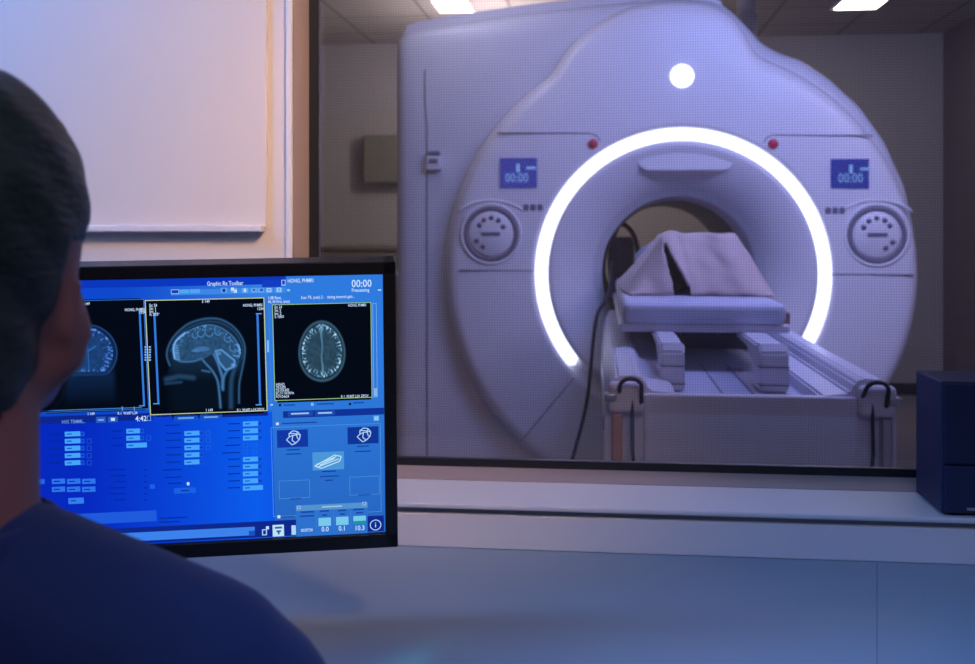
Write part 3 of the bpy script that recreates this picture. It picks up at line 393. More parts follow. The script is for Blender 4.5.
# ---- scan pictures (painted numerically on a fine grid)
def seg(X, Y, pts, w, amp, img):
    for (a, b), (c, d) in zip(pts[:-1], pts[1:]):
        L2 = (c-a)**2+(d-b)**2+1e-9; t = np.clip(((X-a)*(c-a)+(Y-b)*(d-b))/L2, 0, 1)
        q = (X-a-t*(c-a))**2+(Y-b-t*(d-b))**2; np.maximum(img, amp*np.exp(-q/(w*w)), out=img)
def inpoly(X, Y, pts):
    r = np.zeros(X.shape, bool); n = len(pts)
    for i in range(n):
        x0_, y0_ = pts[i]; x1_, y1_ = pts[(i+1) % n]
        c = ((y0_ > Y) != (y1_ > Y)) & (X < (x1_-x0_)*(Y-y0_)/(y1_-y0_+1e-9)+x0_); r ^= c
    return r
def cat(pts, n=6):
    P = [pts[0]]+list(pts)+[pts[-1]]; o = []
    for i in range(1, len(P)-2):
        for k in range(n):
            t = k/n; o.append(tuple(.5*(2*P[i][j]+(P[i+1][j]-P[i-1][j])*t+(2*P[i-1][j]-5*P[i][j]+4*P[i+1][j]-P[i+2][j])*t*t+(-P[i-1][j]+3*P[i][j]-3*P[i+1][j]+P[i+2][j])*t**3) for j in range(2)))
    o.append(tuple(pts[-1])); return o
rng = np.random.RandomState(7)
def vnoise(X, Y, s):
    g = rng.rand(64, 64); x = (X/s) % 63; y = (Y/s) % 63; xi = x.astype(int); yi = y.astype(int); fx = x-xi; fy = y-yi
    fx = fx*fx*(3-2*fx); fy = fy*fy*(3-2*fy)
    return (g[yi, xi]*(1-fx)+g[yi, (xi+1) % 64]*fx)*(1-fy)+(g[(yi+1) % 64, xi]*(1-fx)+g[(yi+1) % 64, (xi+1) % 64]*fx)*fy
def scan(name, u0, v0, u1, v1, X0, Y0, X1, Y1, fn, tint, n=190):
    X, Y = np.meshgrid(np.linspace(X0, X1, n), np.linspace(Y0, Y1, n)); img = fn(X, Y)
    c = CM(); X4 = Matrix.Translation(org) @ R_
    for j in range(n):
        for i in range(n):
            c.v.append((u0+(u1-u0)*i/(n-1), -.0006, v1+(v0-v1)*j/(n-1)))
    for j in range(n-1):
        for i in range(n-1): c.f.append((j*n+i, (j+1)*n+i, (j+1)*n+i+1, j*n+i+1))
    bg = np.array(lin((3, 8, 20))); tn = np.array(tint)
    c.c = [tuple(bg+tn*val+np.array((.5, .42, .3))*max(0, val-.45)**1.5) for val in img.ravel()]
    return c.build(name, M_screen, scr)
def axial(X, Y):
    dx, dy = X-310, Y-305
    a = 145*(1+.07*np.clip(dy/180, -1, 1)); r = np.sqrt((dx/a)**2+(dy/180)**2); th = np.arctan2(dy, dx)
    img = .17*(r < 1)*np.clip((1-r)*25, 0, 1)
    img = np.where(r < .84, .10+.07*vnoise(X, Y, 14), img); img = np.maximum(img, .22*np.exp(-((r-.97)/.03)**2))
    img = np.where((r > .85) & (r < .91), .06, img)
    wv = vnoise(th*90+400, r*55, 5.0); wv2 = vnoise(th*60+300, r*70+90, 6)
    fr = np.clip((r-.58)/.2, 0, 1)*(r < .86)
    img = np.maximum(img, fr*np.clip(wv*2.6-1.0, 0, 1)*(.75+.5*wv2))
    img = np.maximum(img, .5*np.exp(-((r-.83)/.03)**2)*(vnoise(th*40+200, r*5, 4)))
    m = np.exp(-((dx+3*np.sin(dy/22))/7)**2)*(np.abs(dy) < 145)*(.4+.35*(np.abs(dy)/145)**2); img = np.maximum(img, m)
    seg(X, Y, [(285, 160), (300, 150), (308, 172)], 6, .75, img); seg(X, Y, [(340, 160), (318, 150), (312, 172)], 6, .7, img)
    return img
def sagittal(X, Y):
    img = np.zeros(X.shape)
    head = cat([(95, 370), (82, 320), (95, 270), (130, 220), (190, 172), (250, 150), (310, 142), (370, 150), (430, 185), (470, 235), (488, 290), (482, 350), (465, 420), (452, 480), (448, 570)])
    ins = inpoly(X, Y, head+[(300, 600), (80, 600), (60, 450)]); img[ins] = (.05*np.clip((470-Y)/120, .15, 1)*np.clip((X-60)/60, 0, 1))[ins]
    brain = cat([(115, 335), (116, 285), (138, 242), (180, 208), (240, 184), (300, 172), (362, 186), (420, 225), (456, 270), (466, 315), (452, 350), (430, 340), (360, 296), (330, 310), (270, 345), (220, 355), (150, 355), (115, 335)])
    ib = inpoly(X, Y, brain); img[ib] = (.12+.1*vnoise(X, Y, 12))[ib]
    dmin = np.zeros(X.shape); seg(X, Y, brain[:66], 34, 1, dmin); dmin *= ib
    th = np.arctan2(Y-300, X-300); w1 = vnoise(th*70+300, dmin*30, 4.0)
    img = np.maximum(img, dmin*np.clip(w1*2.4-.95, 0, 1)*.7)
    seg(X, Y, head, 5, .22, img); seg(X, Y, cat([(102, 300), (135, 238), (190, 192), (250, 168), (310, 158), (372, 168), (430, 205), (465, 255), (478, 305), (468, 350)]), 3, .16, img)
    seg(X, Y, cat([(122, 335), (118, 285), (136, 246), (180, 212)]), 6, .85, img); seg(X, Y, cat([(180, 212), (240, 186), (300, 174), (362, 188), (420, 228), (452, 272), (464, 315)]), 4, .38, img)
    seg(X, Y, cat([(122, 335), (155, 352), (220, 352), (262, 338)]), 6, .35, img)
    for k in range(9):
        y_ = 268+k*9; seg(X, Y, [(116+k, y_), (140+k, y_+3)], 3, .7, img)
    for cx_, cy_, r_ in ((305, 205, 22), (352, 205, 18), (262, 212, 18), (400, 240, 18), (232, 222, 14), (425, 290, 16)):
        seg(X, Y, [(cx_+r_*math.cos(q*.45+.4), cy_+r_*1.2*math.sin(q*.45+.4)) for q in range(8)], 4, .5, img)
    el = ((X-265)/52)**2+((Y-293)/17)**2; img = np.maximum(img, .38*np.exp(-el**2)); el = ((X-235)/30)**2+((Y-300)/10)**2; img = np.maximum(img, .45*np.exp(-el**2))
    seg(X, Y, cat([(262, 342), (285, 370), (315, 405), (338, 450), (346, 510), (350, 590)]), 6, .36, img)
    seg(X, Y, cat([(325, 320), (345, 365), (355, 400), (366, 440), (364, 490)]), 8, .42, img)
    cb = [(335, 305), (365, 300), (432, 355), (430, 385), (385, 402), (352, 362)]
    img[inpoly(X, Y, cb)] = .2; seg(X, Y, cb+[cb[0]], 7, .62, img); seg(X, Y, [(360, 360), (380, 385)], 12, .05, img)
    el = ((X-425)/16)**2+((Y-378)/12)**2; img = np.maximum(img, .75*np.exp(-el)); el = ((X-352)/16)**2+((Y-318)/14)**2; img = np.maximum(img, .55*np.exp(-el))
    seg(X, Y, cat([(395, 400), (372, 440), (366, 500)]), 7, .4, img); seg(X, Y, cat([(450, 360), (425, 410), (410, 470), (405, 590)]), 12, .13, img)
    seg(X, Y, [(75, 440), (140, 425), (215, 435)], 14, .12, img); seg(X, Y, [(70, 460), (150, 455)], 8, .1, img); seg(X, Y, [(262, 400), (300, 408)], 6, .25, img)
    return img
def coronal(X, Y):
    dx, dy = X-85, Y-300; r = np.sqrt((dx/155)**2+(dy/138)**2); th = np.arctan2(dy, dx)
    img = .06*(r < 1)*(Y < 410)+.05*(np.abs(dx) < 145)*np.clip((Y-330)/80, 0, 1)*np.clip((560-Y)/150, 0, 1)*np.clip((145-np.abs(dx))/30, 0, 1)
    img = np.maximum(img, .25*np.exp(-((r-.97)/.02)**2)*(Y < 400)); b = (r < .84)*(Y < 392)
    img = np.where(b, .12+.08*vnoise(X, Y, 12), img)
    wv = vnoise(th*70+300, r*50, 4.5); img = np.maximum(img, b*np.clip((r-.4)/.3, 0, 1)*np.clip(wv*2.4-.9, 0, 1)*.7)
    img = np.maximum(img, .55*np.exp(-((r-.82)/.03)**2)*(Y < 300)*vnoise(th*30+200, r*3, 3)); img = np.maximum(img, .4*np.exp(-(dx/5)**2)*(Y > 170)*(Y < 380))
    seg(X, Y, [(88, 290), (125, 270)], 6, .45, img); seg(X, Y, [(82, 290), (45, 270)], 6, .45, img); seg(X, Y, [(100, 188), (130, 192)], 6, .8, img)
    return img
scan('scan_image', -.1265, .170, -.0156, .2901, 28, 25, 610, 600, axial, (.17, .44, .70))
scan('scan_image', -.2697, .1576, -.1425, .2985, 0, 45, 578, 628, sagittal, (.12, .42, .95))
scan('scan_image', -.3897, .1667, -.2786, .3010, -150, 45, 372, 588, coronal, (.06, .28, 1.0))

# ------------------------------------------------------------------ scan room shell
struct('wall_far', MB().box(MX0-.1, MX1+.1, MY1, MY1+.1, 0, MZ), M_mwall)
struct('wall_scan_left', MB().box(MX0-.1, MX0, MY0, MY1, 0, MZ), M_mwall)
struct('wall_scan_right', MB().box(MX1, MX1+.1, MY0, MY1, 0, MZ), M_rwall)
struct('floor_scan_room', MB().box(MX0-.1, MX1+.1, MY0, MY1+.1, -.05, 0), M_mfloor)
struct('ceiling_scan_room', MB().box(MX0-.1, MX1+.1, MY0, MY1+.1, MZ, MZ+.05), M_tiles)
struct('baseboard_far', MB().box(MX0, MX1, MY1-.015, MY1, 0, .09, .002), M_base)
struct('baseboard_right', MB().box(MX1-.015, MX1, MY0, MY1, 0, .09, .002), M_base)
for (px0, px1, py0, py1), lab in (((441, 474, 1, 11.5), 'bright square ceiling light above the left top edge of the scanner'), ((833, 874, 0, 8.5), 'bright square ceiling light at the upper right beside the scanner')):
    pf = atz((px0+px1)/2, py0-4, MZ); pn = atz((px0+px1)/2, py1, MZ); h = (atz(px1, py1, MZ)-atz(px0, py1, MZ)).length/2
    L = empty('ceiling_light', (pn.x, (pf.y+pn.y)/2, MZ), lab, 'ceiling light', group='recessed ceiling lights')
    hy = (pf.y-pn.y)/2
    fr = MB(); 
    for q in ((-h-.02, -h, -hy-.02, hy+.02), (h, h+.02, -hy-.02, hy+.02), (-h, h, -hy-.02, -hy), (-h, h, hy, hy+.02)): fr.box(*q, -.012, 0, .001)
    fr.build('frame', M_trim, L); MB().box(-h, h, -hy, hy, -.009, -.001).build('diffuser', M_lamp, L)
# wall cabinet and low cabinet far left
c0 = at(363, 135, 8.1); c1 = at(402, 183, 8.1)
wc = empty('wall_box', ((c0.x+c1.x)/2, 8.25, c1.z), 'grey-green flat box mounted on the beige far wall left of the scanner', 'wall box')
local(MB().box(c0.x, c1.x+.05, 8.1, 8.25, c1.z, c0.z, .004).build('housing', M_cab), wc)
local(MB().box(c0.x+.01, c1.x+.04, 8.09, 8.1, c1.z+.01, c0.z-.01, .003).build('door', M_cab), wc)
z_ = at(350, 246, 7.8).z; c0 = at(300, 246, 7.8); c1 = at(440, 246, 7.8)
lc = empty('storage_cabinet', ((c0.x+c1.x)/2, 8.0, 0), 'long grey-green cabinet against the far wall seen just above the monitor', 'cabinet')
local(MB().box(c0.x-1.0, c1.x, 7.8, 8.23, .0, z_-.03, .003).build('carcass', M_cab), lc); local(MB().box(c0.x-1.0, c1.x+.01, 7.78, 8.23, z_-.028, z_, .004).build('top', M_cab), lc)
for i in range(4):
    xx = c0.x-.98+i*.62; dd = local(MB().box(xx, xx+.58, 7.783, 7.8, .05, z_-.06, .003).build('door', M_cab), lc)
    h = MB().tube([(xx+.5, 7.78, .8), (xx+.5, 7.765, .8), (xx+.5, 7.765, .95), (xx+.5, 7.78, .95)], .005, 8).build('handle', M_steel); h.parent = dd

# ------------------------------------------------------------------ MRI scanner
FY = 4.97
g = at(681.3, 274, FY); GX, GZ = g.x, g.z
mri = empty('mri_scanner', (GX, FY+.8, 0), 'large white ring-shaped scanner behind the window with a glowing circle around its bore', 'medical scanner')
NA = 288
def polar(poly):
    """radius of a star-shaped outline around the bore axis, per angle"""
    out = []
    for k in range(NA):
        a = 2*PI*k/NA; dx, dz = math.cos(a), math.sin(a); best = 9
        for i in range(len(poly)):
            x0_, z0_ = poly[i]; x1_, z1_ = poly[(i+1) % len(poly)]
            ex, ez = x1_-x0_, z1_-z0_; den = dx*ez-dz*ex
            if abs(den) < 1e-9: continue
            t = (x0_*ez-z0_*ex)/den; u = (x0_*dz-z0_*dx)/den
            if t > 0 and -1e-6 <= u <= 1+1e-6: best = min(best, t)
        out.append(best)
    return out
def smooth(r, n):
    for _ in range(n): r = [(r[i-1]+2*r[i]+r[(i+1) % NA])/4 for i in range(NA)]
    return r
def rings(layers, mb=None, sm=True):
    """layers: list of (radius list or number, y)"""
    mb = mb or MB(); vs = []; fs = []
    for r, y in layers:
        for k in range(NA):
            a = 2*PI*k/NA; rr = r[k] if isinstance(r, list) else r
            vs.append((GX+rr*math.cos(a), y, max(0.0, GZ+rr*math.sin(a))))
    for i in range(len(layers)-1):
        for k in range(NA): fs.append((i*NA+k, i*NA+(k+1) % NA, (i+1)*NA+(k+1) % NA, (i+1)*NA+k))
    mb.add(vs, fs, sm); return mb
flo = -GZ
bp_ = [(396.5, 300), (396.5, 60), (397, 38), (400, 33), (410, 31), (450, 24), (530, 12), (600, 4), (650, 0), (690, -2), (712, 1), (728, 7), (745, 24), (762, 43), (780, 53), (800, 59), (830, 79), (860, 106), (885, 141), (905, 185), (915, 230), (917, 272), (912, 312), (900, 350), (880, 392), (860, 425)]
body = [((at(x, y, 5.12)-Vector((GX, 0, GZ))).x, at(x, y, 5.12).z-GZ) for x, y in bp_]
body = [(body[0][0], flo)]+body+[(.60, flo)]
rb = smooth(polar(body), 1)
def ins(r, d): return [max(.4, q-d) for q in r]
mb = rings([(.37, 5.45), (.37, 5.12), (.9, 5.075), (ins(rb, .14), 5.07), (ins(rb, .07), 5.073), (ins(rb, .035), 5.085), (ins(rb, .012), 5.105), (rb, 5.14), (rb, 6.55), (ins(rb, .03), 6.6), (.9, 6.62), (.37, 6.6)])
local(mb.build('enclosure', M_plastic2), mri)
# raised top cover behind the front edge
tp = [(402, 60), (402, 27), (412, 22), (450, 15), (525, 4), (600, -4), (690, -10), (720, -4), (735, 40)]
tpw = [((at(x, y, 5.3)).x, at(x, y, 5.3).z) for x, y in tp]
local(MB().prism(tpw, 'y', 5.3, 6.5, .02).build('top_cover', M_plastic2), mri)
# front bell
fpoly = [(1.06*math.cos(a*PI/180), 1.06*math.sin(a*PI/180)) for a in range(-70, 72, 3)]
fpx = [(742, 30), (726, 14), (708, 7), (690, 5), (660, 5), (625, 12), (595, 30), (575, 46)]
fpoly += [((at(x, y, 4.99)-Vector((GX, 0, GZ))).x, at(x, y, 4.99).z-GZ) for x, y in fpx]
fpoly += [(1.10*math.cos(a*PI/180), 1.10*math.sin(a*PI/180)) for a in range(123, 250, 3)]
rf = smooth(polar(fpoly), 3)
R1, R0 = .686, .627
mb = rings([(ins(rf, -.035), 5.10), (ins(rf, -.032), 5.06), (ins(rf, -.02), 5.02), (rf, 4.99), (ins(rf, .02), 4.976), (ins(rf, .05), FY), (ins(rf, .2), FY-.004), (R1+.03, FY-.006), (R1+.004, FY-.004), (R1, FY+.02), (R0, FY+.02), (R0-.004, FY-.002), (.595, FY+.004), (.55, FY+.025), (.49, FY+.065), (.43, FY+.12), (.39, FY+.18), (.367, FY+.25), (.358, FY+.34), (.355, FY+.5)])
local(mb.build('front_bell', M_plastic), mri)
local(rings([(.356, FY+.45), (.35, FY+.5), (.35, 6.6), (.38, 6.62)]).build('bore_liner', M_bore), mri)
# lamp ring
mb = MB(); vs = []; fs = []; a0, a1 = -41, 221; n = 200
for k in range(n+1):
    a = (a0+(a1-a0)*k/n)*PI/180; e = min(k, n-k)*(a1-a0)/n*PI/180*.667; wv = .0285*math.sqrt(max(0, 1-(1-min(1, e/.0285))**2)) + .0005
    for q, yy in ((-1, .012), (-.85, -.004), (0, -.010), (.85, -.004), (1, .012)):
        r = .6565+q*wv; vs.append((GX+r*math.cos(a), FY+yy, GZ+r*math.sin(a)))
for k in range(n):
    for q in range(4): fs.append((k*5+q, k*5+q+1, (k+1)*5+q+1, (k+1)*5+q))
mb.add(vs, fs, True); local(mb.build('light_ring', M_ring, fix=False), mri)
# status lamp above the ring
c = at(682, 76, FY-.004)
local(MB().lathe([(0, -.012), (.045, -.011), (.054, -.006), (.056, .006)], c, 'y', 40).build('status_lamp', M_ring), mri)
# padded inset at the ring's top and dock shelf at the foot of the flare
def rrect(cx_, cz_, w_, h_, r_, n=8):
    P = []
    for sx_, sz_, b0 in ((1, 1, 0), (-1, 1, 90), (-1, -1, 180), (1, -1, 270)):
        for k in range(n+1):
            a = (b0+90*k/n)*PI/180; P.append((cx_+sx_*(w_/2-r_)+r_*math.cos(a), cz_+sz_*(h_/2-r_)+r_*math.sin(a)))
    return P
c = at(686, 155, FY)
local(MB().prism(rrect(c.x, c.z, .45, .145, .055), 'y', FY+.016, FY+.07, .005).build('intercom_panel', M_plastic), mri)
# seams on the bell (fine shadow gaps)
def seam(name, pts, Y, r=.0035, m=M_seam):
    return local(MB().tube([at(x, y, Y) for x, y in pts], r, 6).build(name, m), mri)
seam('panel_joint', [(497, 133), (560, 133), (590, 133.5), (597, 136), (600, 141)], FY-.004)
seam('panel_joint', [(873, 135.5), (820, 135.3), (772, 135), (766, 138), (764, 143)], FY-.004)
seam('panel_joint', [(459, 270.5), (500, 270.5), (533, 271)], FY-.004)
seam('panel_joint', [(832, 274.5), (870, 274.5), (914, 275)], FY-.004)
seam('panel_joint', [(425, 70), (425, 100), (427, 128), (427, 300), (427, 460)], 5.068)
seam('panel_joint', [(574, 378), (548, 409), (521, 441), (498, 416)], FY-.004)
# displays, buttons, round keypads
for sgn, (dx0, dy0, dx1, dy1), tx in ((-1, (500, 158, 537, 187.5), 505), (1, (831, 159, 869, 188), 838)):
    p0, p1 = at(dx0, dy0, FY-.012), at(dx1, dy1, FY-.012)
    d = local(MB().box(p0.x, p1.x, FY-.012, FY+.02, p1.z, p0.z, .003).build('display', M_disp), mri)
    tv = MB(); v, f = text_mesh('00:00', .062); o0 = at(tx, dy1-5.5, FY-.0135); tv.add([(o0.x+p[0]*.82, FY-.0135, o0.z+p[1]) for p in v], f)
    o1 = at(tx+13, dy0+10, FY-.0135); tv.box(o1.x-.008, o1.x+.008, FY-.0138, FY-.013, o1.z-.02, o1.z+.02); tv.box(o1.x+.04, o1.x+.085, FY-.0138, FY-.013, o1.z-.006, o1.z+.006)
    tv.v = list(tv.v); l = tv.build('display_lettering', M_dtxt, fix=False); l.parent = d
for x, y in ((593, 144), (773, 144)):
    c = at(x, y, FY-.004); local(MB().lathe([(0, -.018), (.018, -.016), (.023, -.008), (.025, .004)], c, 'y', 24).build('emergency_button', M_red), mri)
for x0_, y in ((526, 207.5), (828, 210.5)):
    for k in range(3):
        c = at(x0_+7*k, y, FY-.004); b = local(MB().prism(rrect(c.x, c.z, .026, .03, .008, 4), 'y', FY-.009, FY+.004, .001).build('push_button', M_icon), mri)
for x, y, tag_ in ((491, 234, 0), (877, 235, 1)):
    c = at(x, y, FY-.006)
    pd = local(MB().lathe([(.150, .006), (.146, -.004), (.136, -.004), (.131, .004), (.112, .006), (.106, -.002), (.100, -.006), (0, -.008)], c, 'y', 56).build('keypad', M_plastic), mri)
    gr = MB().lathe([(.133, -.001), (.13, -.0045), (.113, -.0045), (.110, -.001)], c, 'y', 56).build('keypad_groove', M_seam); gr.parent = pd
    ks = MB()
    for k, (aa, rr) in enumerate(((60, .075), (88, .078), (116, .075), (142, .07), (205, .075), (238, .07), (30, .07))):
        if tag_: aa = 180-aa
        ks.lathe([(0, -.012), (.011, -.012), (.012, -.007)], (c.x+rr*math.cos(aa*PI/180), c.y, c.z+rr*math.sin(aa*PI/180)), 'y', 14)
    ks.box(c.x-.045, c.x+.045, c.y-.012, c.y-.007, c.z-.008, c.z+.01, .002)
    k2 = ks.build('keys', M_icon); k2.parent = pd
    br = []
    for k in range(15):
        a = (150-k*120/14)*PI/180 if not tag_ else (140-k*110/14)*PI/180
        br.append((c.x+.17*math.cos(a)*1.1, FY-.003, c.z+.045+.135*math.sin(a)*.85))
    local(MB().tube(br, [.001]+[.007]*13+[.001], 8).build('keypad_highlight_rim', M_plastic), mri)  # raised rim shaped to stand for the white highlight above the keypad
# quench duct at the top, small connector box with cable on the left flank
duct = empty('exhaust_duct', at(746, 20, 6.2), 'shiny vertical pipe rising to the ceiling behind the top of the scanner', 'pipe')
c = at(746, 16, 6.9)
local(MB().lathe([(.075, -.35), (.075, 0), (.055, .0), (.055, MZ-c.z)], (c.x, c.y, c.z), 'z', 32).build('pipe', M_duct), duct)
c = at(434, 163, 5.05)
jb = local(MB().box(c.x-.035, c.x+.035, 5.03, 5.08, c.z-.035, c.z+.035, .006).build('connector_box', M_plastic2), mri)
k2 = MB().box(c.x-.02, c.x+.02, 5.025, 5.032, c.z+.0, c.z+.018, .002).build('socket', M_icon); k2.parent = jb
k2 = MB().box(c.x-.028, c.x+.03, 5.03, 5.075, c.z+.04, c.z+.058, .006).build('clip', M_icon); k2.parent = jb

# ------------------------------------------------------------------ patient table
TX = GX+.004; T0 = 2.76
tab = empty('patient_table', (TX, 3.9, 0), 'lilac-white patient table running from the window into the scanner bore', 'patient table')
def tl(mb, name, m): return local(mb.build(name, m), tab)
zr, zl, zd = .884, .842, .806
for s in (-1, 1):
    def X(v): return TX+s*v
    prof = [(X(.372), .60), (X(.370), zr-.10), (X(.352), zr-.025), (X(.340), zr-.003), (X(.285), zr), (X(.268), zr-.012), (X(.255), zl+.003), (X(.185), zl-.004), (X(.178), zd-.02), (X(.178), .60)]
    if s > 0: prof = prof[::-1]
    tl(MB().prism(prof, 'y', T0, 4.97, .006), 'side_rail', M_table)
    tl(MB().tube([(X(.372), T0+.03, .74), (X(.372), 4.9, .74)], .006, 8), 'rail_trim', M_steel)
    # rounded end cap and black D handle
    tl(MB().box(min(X(.27), X(.362)), max(X(.27), X(.362)), T0-.04, T0+.01, .79, zr-.014, .015), 'end_cap', M_table)
    hx = X(.305)
    tl(MB().tube([(hx-.028, T0-.02, .835)]+[(hx+.028*math.cos(PI-PI*k/10), T0-.06-.012*math.sin(PI*k/10), .862+.024*math.sin(PI*k/10)) for k in range(11)]+[(hx+.028, T0-.04, .82)], .0055, 10), 'handle', M_rubber)
    tl(MB().box(min(X(.325), X(.352)), max(X(.325), X(.352)), T0-.03, T0+.03, .06, .79, .006), 'leg', M_steel if s > 0 else mat('copper_tinted_post', (196, 140, 120), .4, .3))
    tl(MB().tube([(X(.30), T0-.035, .83), (X(.30), T0-.045, .70), (X(.29), T0-.04, .58), (X(.27), T0-.035, .55)], .005, 8), 'cable', M_rubber)
    tl(MB().box(min(X(.340), X(.372)), max(X(.340), X(.372)), T0-.045, T0-.01, .822, .842, .004), 'latch', M_steel)
tl(MB().box(TX-.18, TX+.18, T0, 4.97, .70, zd, .004), 'deck', M_deck)
tl(MB().box(TX-.27, TX+.27, T0-.015, T0+.02, .08, zl-.004, .006), 'end_panel', M_table)
b = MB(); b.box(TX-.28, TX+.28, T0+.05, 4.9, .0, .68, .02); tl(b, 'pedestal', M_table)
tl(MB().box(TX-.045, TX-.040, T0+.02, 3.6, zd-.001, zd+.002), 'deck_groove', M_seam); tl(MB().box(TX+.040, TX+.045, T0+.02, 3.6, zd-.001, zd+.002), 'deck_groove', M_seam)
c = atz(736, 370, zd); tl(MB().box(c.x-.03, c.x+.02, c.y-.02, c.y+.015, zd-.001, zd+.003, .001), 'latch_slot', M_seam)
# cradle with mattress
CYn = 3.42; cxl, cxr = at(623, 318, CYn).x, at(787, 318, CYn).x; zc0, zc1 = at(700, 326, CYn).z, at(700, 303, CYn).z
tl(MB().box(cxl-.012, cxr+.012, CYn+.01, 5.6, zc0-.022, zc0+.006, .008), 'cradle', M_table)
tl(MB().box(cxl, cxr, CYn, 5.6, zc0+.004, zc1, .022), 'mattress', M_pad)
tl(MB().box(TX-.16, TX+.18, CYn+.65, 5.5, zd, zc0-.02, .004), 'cradle_shade_runner', mat('dark_cradle_shade', (70, 70, 84), .5))  # dark block put in for the shadow under the cradle
for px_ in (684, 722):
    c = at(px_, 332, CYn+.05); tl(MB().box(c.x-.012, c.x+.012, CYn+.03, CYn+.06, c.z-.012, c.z+.01, .003), 'runner_lug', M_rubber)
for pxl, pxr in ((661, 685), (760, 789)):
    xl_, xr_ = at(pxl, 365, 3.0).x, at(pxr, 365, 3.0).x
    zt = at(673, 345, 3.0).z
    pf = [(3.50, zc0-.022), (3.34, zc0-.016), (3.10, zc0-.018), (3.02, zt+.004), (3.0, zt-.02), (3.0, zd+.002), (3.13, zd+.002), (3.15, .87), (3.28, .905), (3.5, .91)]
    tl(MB().prism(pf, 'x', xl_, xr_, .006), 'bracket_arm', M_table)
    tl(MB().box(xl_-.001, xr_+.001, 2.998, 3.05, zt-.062, zt-.058), 'panel_joint', M_seam); tl(MB().box(xl_-.001, xr_+.001, 2.998, 3.05, zd+.02, zd+.024), 'panel_joint', M_seam)
c = at(778, 316, CYn+.10); tl(MB().box(c.x-.004, c.x+.03, CYn+.04, CYn+.13, c.z-.03, c.z+.018, .01), 'strap_end', mat('tan_strap', (150, 110, 104), .7))
# hanging black cable on the left of the bore
pts = [at(x, y, Y) for x, y, Y in ((612, 262, 5.1), (611, 280, 4.95), (609, 294, 4.8), (604, 303, 4.7), (598, 313, 4.65), (594, 335, 4.62), (591, 365, 4.6), (588, 395, 4.6), (583, 420, 4.6), (575, 450, 4.6), (566, 480, 4.6))]

def crv(P, n=6):
    o = []; P = [P[0]]+P+[P[-1]]
    for i in range(1, len(P)-2):
        for k in range(n):
            t = k/n; o.append(.5*(2*P[i]+(P[i+1]-P[i-1])*t+(2*P[i-1]-5*P[i]+4*P[i+1]-P[i+2])*t*t+(-P[i-1]+3*P[i]-3*P[i+1]+P[i+2])*t**3))
    return o+[P[-2]]
pts.append(Vector((pts[-1].x-.05, 4.6, .004)))
setp(MB().tube(crv(pts), .0085, 10).build('cable', M_rubber), 'black cable hanging from the left side of the bore beside the table', 'cable')
# coil of cable bundles inside the left of the bore
pts = [at(x, y, Y) for x, y, Y in ((614, 300, 5.0), (610, 262, 5.15), (614, 236, 5.25), (622, 224, 5.35), (634, 236, 5.4), (640, 262, 5.45))]
setp(MB().tube(crv(pts), .012, 10).build('cable', M_rubber), 'thick dark hose looping inside the left edge of the bore', 'hose')

p0 = at(611, 300, 5.25); p1 = at(642, 222, 5.25)
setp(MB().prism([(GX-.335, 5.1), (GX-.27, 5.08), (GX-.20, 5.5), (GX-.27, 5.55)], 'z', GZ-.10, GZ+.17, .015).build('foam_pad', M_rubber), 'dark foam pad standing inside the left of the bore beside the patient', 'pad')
# ------------------------------------------------------------------ patient (lying, knees up, head in the bore) and blanket
def figure(name, mbd, m, parent, vox=.008, sm=4):
    o = mbd.build(name, m, None, fix=False)
    r = o.modifiers.new('r', 'REMESH'); r.mode = 'VOXEL'; r.voxel_size = vox
    s = o.modifiers.new('s', 'SMOOTH'); s.factor = .5; s.iterations = sm
    apply_mods(o); o.parent = parent
    return o
def hand(mb, w, d, up, side, L=1.0, curl=.5):
    """palm + five bent fingers; w wrist point, d pointing direction, up back-of-hand normal"""
    d = Vector(d).normalized(); up = Vector(up).normalized(); sd = d.cross(up).normalized()*side
    w = Vector(w)
    for q in range(4):
        b0 = w+d*.085*L+sd*(.03-.02*q)*L
        mb.limb(w+sd*(.018-.012*q)*L+d*.015, b0, .014*L, .011*L)
        ln = (.042, .048, .044, .034)[q]*L; dd = (d-up*curl*.6).normalized(); p1 = b0+dd*ln; d3 = (d*.6-up*curl*1.6).normalized(); p2 = p1+d3*ln*.75
        mb.limb(b0, p1, .0095*L, .0085*L); mb.limb(p1, p2, .0085*L, .007*L)
    t0 = w+d*.025*L+sd*.025*L; t1 = t0+(d*.7+sd*.75-up*.3).normalized()*.045*L; t2 = t1+(d*1.0+sd*.15-up*.3).normalized()*.035*L
    mb.limb(t0, t1, .013*L, .0105*L); mb.limb(t1, t2, .0105*L, .0085*L)
    return mb
pz_ = zc1
pat = MB(); px0_ = (at(695, 270, 4.05)).x
def V(x, y, z): return (px0_+x*(.86 if y > 4.4 else 1), y, pz_+z*(.80 if y > 4.4 else 1))
pat.ball(V(0, 4.80, .09), (.15, .34, .09)); pat.ball(V(0, 4.58, .085), (.17, .14, .085)); pat.ball(V(0, 5.0, .10), (.19, .16, .10))
pat.limb(V(0, 5.12, .11), V(0, 5.25, .12), .06, .055); pat.ball(V(0, 5.36, .13), (.075, .11, .095)); pat.ball(V(0, 5.33, .225), (.015, .022, .018)); pat.ball(V(.078, 5.37, .12), (.012, .03, .02)); pat.ball(V(-.078, 5.37, .12), (.012, .03, .02))
